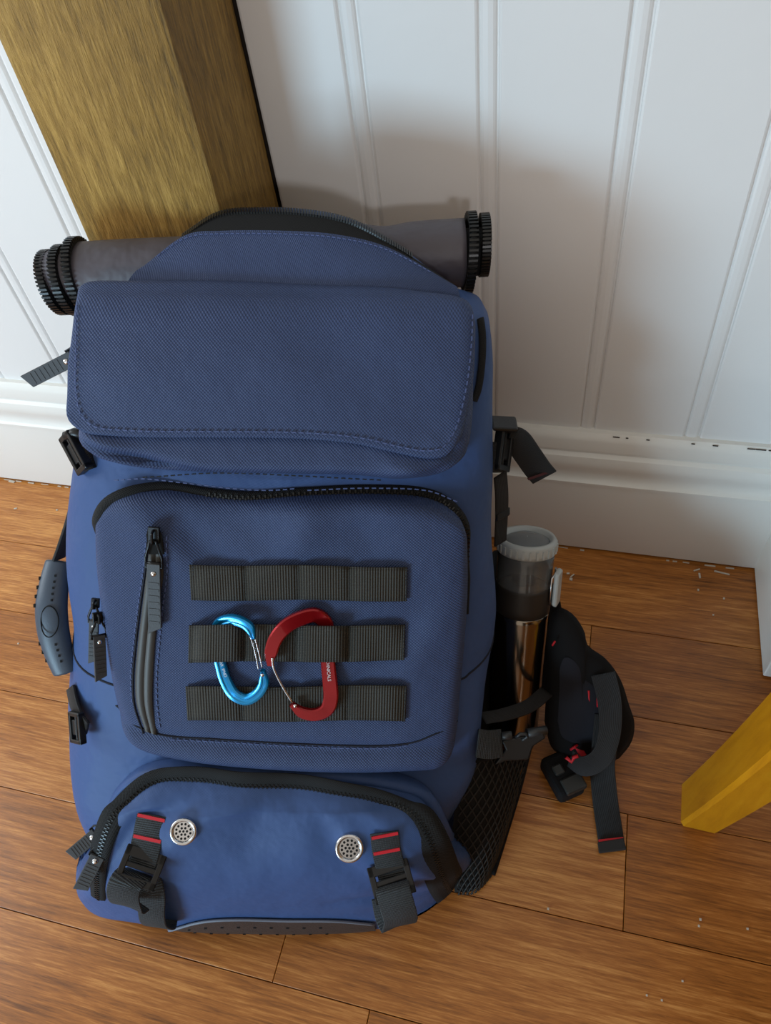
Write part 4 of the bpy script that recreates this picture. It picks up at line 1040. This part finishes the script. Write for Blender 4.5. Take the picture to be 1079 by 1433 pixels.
# ================================================================ WATER BOTTLE
bt_top = P(738, 752, .806); bt_bot = P(716, 1030, .905); BLEN = np.linalg.norm(bt_top-bt_bot)
bax = unit(bt_top-bt_bot); br = .0305
bo = bt_bot
bottle = empty('water_bottle', tuple(bo), 'steel water bottle with clear and grey screw lid in the right side pocket', 'bottle')
steel_top = BLEN-.086
lathe('flask', [(.004,.0),(br*.9,.001),(br*.96,.006),(br*.97,.02),(br*.97,steel_top-.006),(br*.985,steel_top-.001),(br*.95,steel_top)], bo, bax, 'bottle_steel', bottle)
lathe('collar', [(br*.93,steel_top-.001),(br*1.0,steel_top+.001),(br*1.01,steel_top+.010),(br*1.01,steel_top+.030),(br*.99,steel_top+.033),(br*.9,steel_top+.034)], bo, bax, plain('matte_dark_plastic', '2a2623', .5), bottle)
z0 = steel_top+.033
cc_ = lathe('clear_cup', [(br*.98,z0),(br*.99,z0+.030),(br*1.0,z0+.040),(br*.94,z0+.040),(br*.93,z0+.002)], bo, bax, 'clear', bottle, 48, False)
lathe('drink_spout', [(.004,z0),(br*.55,z0),(br*.50,z0+.020),(br*.32,z0+.026),(.003,z0+.027)], bo, bax, plain('smoked_plastic', '2b2a2a', .2), bottle)
z1 = z0+.038
lid = lathe('screw_lid', [(br*.94,z1),(br*1.03,z1+.001),(br*1.05,z1+.006),(br*1.045,z1+.013),(br*.98,z1+.0165),(br*.86,z1+.0160),(br*.82,z1+.011),(br*.55,z1+.0095),(br*.5,z1+.012),(.001,z1+.0115)], bo, bax, 'cap_grey', bottle, 56, False)
lathe('lid_window', [(br*.80,z1+.0118),(br*.6,z1+.0150),(br*.3,z1+.0162),(.0005,z1+.0165)], bo, bax, plain('dark_clear_plastic', '80868a', .10, trans=.35), lid, 40, False)
b = MB(); bx = unit(np.cross(bax, (0.2, 1, 0.1))); by = np.cross(bax, bx)
for k in range(28):
    q = 2*math.pi*k/28; d_ = math.cos(q)*bx+math.sin(q)*by; b.box(bo+bax*(z1+.0075)+d_*br*1.05, d_, np.cross(bax, d_), bax, .0022, .0022, .009)
b.build('lid_ridges', 'cap_grey', lid, False, 'stuff')
# latch on the right of the lid
ld = unit(RC[:, 0]-np.dot(RC[:, 0], bax)*bax); ld = unit(ld*.86-NB*.50); lt = np.cross(bax, ld)
b = MB(); b.box(bo+bax*(z0+.010)+ld*(br+.0075), ld, lt, bax, .0060, .017, .040); la = b.build('latch', 'cap_grey', bottle, False); modify(la, .0022, 3)
b = MB(); q0 = bo+ld*(br+.0025); b.tube([q0+bax*(z0-.010)-lt*.008, q0+bax*(z0+.022)-lt*.008, q0+bax*(z0+.028)+ld*.003, q0+bax*(z0+.028)+lt*.008, q0+bax*(z0-.010)+lt*.008], .0013, 8); b.build('latch_wire', 'steel', la)

# ================================================================ CHAIR (one leg in view)
fa, fb, fc = on_z(956,1156), on_z(1008,1168), on_z(951,1092)
e1, e2 = fb-fa, fc-fa; foot = fa+(e1+e2)/2; ex, ey = unit(e1), unit(e2-np.dot(e2, unit(e1))*unit(e1)); lw, ld_ = np.linalg.norm(e1), np.dot(e2, ey)
lw = max(lw, .030)
chair = empty('chair', tuple(foot), 'golden varnished wooden chair leg entering at the right edge', 'chair')
def sabre(pt, sx, sy):
    vs = []; n = 22; pr = [(-.5,-.42),(-.42,-.5),(.42,-.5),(.5,-.42),(.5,.42),(.42,.5),(-.42,.5),(-.5,.42)]
    for i in range(n):
        f = i/(n-1); z = .43*f
        dx = .17*z*(1-.3*f); k = 1+.38*f
        for a, c in pr: vs.append(pt+ex*a*lw*k+ey*c*ld_*k+np.array([sx*dx, sy*dx*.15, z]))
    return mesh('leg', vs, grid_faces(n, 8, wrap=True)+[tuple(range(8))[::-1], tuple((n-1)*8+k for k in range(8))], 'leg_wood', chair)
for (dx, dy, sx, sy) in [(0,0,1,-1),(.52,0,-1,-1),(0,-.36,1,1),(.52,-.36,-1,1)]:
    flat_shade(sabre(foot+np.array([dx, dy, 0]), sx, sy), 30)
b = MB(); b.box(foot+np.array([.265,-.18,.448]), (1,0,0), (0,1,0), (0,0,1), .50, .47, .035); o = b.build('seat', 'leg_wood', chair, False); modify(o, .008, 3)
for s_ in (-1, 1): b = MB(); b.tube([foot+np.array([.44,-.18+s_*.18,.45]), foot+np.array([.49,-.18+s_*.18,.70]), foot+np.array([.53,-.18+s_*.17,.90])], .016, 10); b.build('back_post', 'leg_wood', chair)
b = MB(); b.box(foot+np.array([.52,-.18,.84]), (0,1,0), (.15,0,1), (1,0,-.15), .36, .12, .018); o = b.build('back_rail', 'leg_wood', chair, False); modify(o, .004, 2)
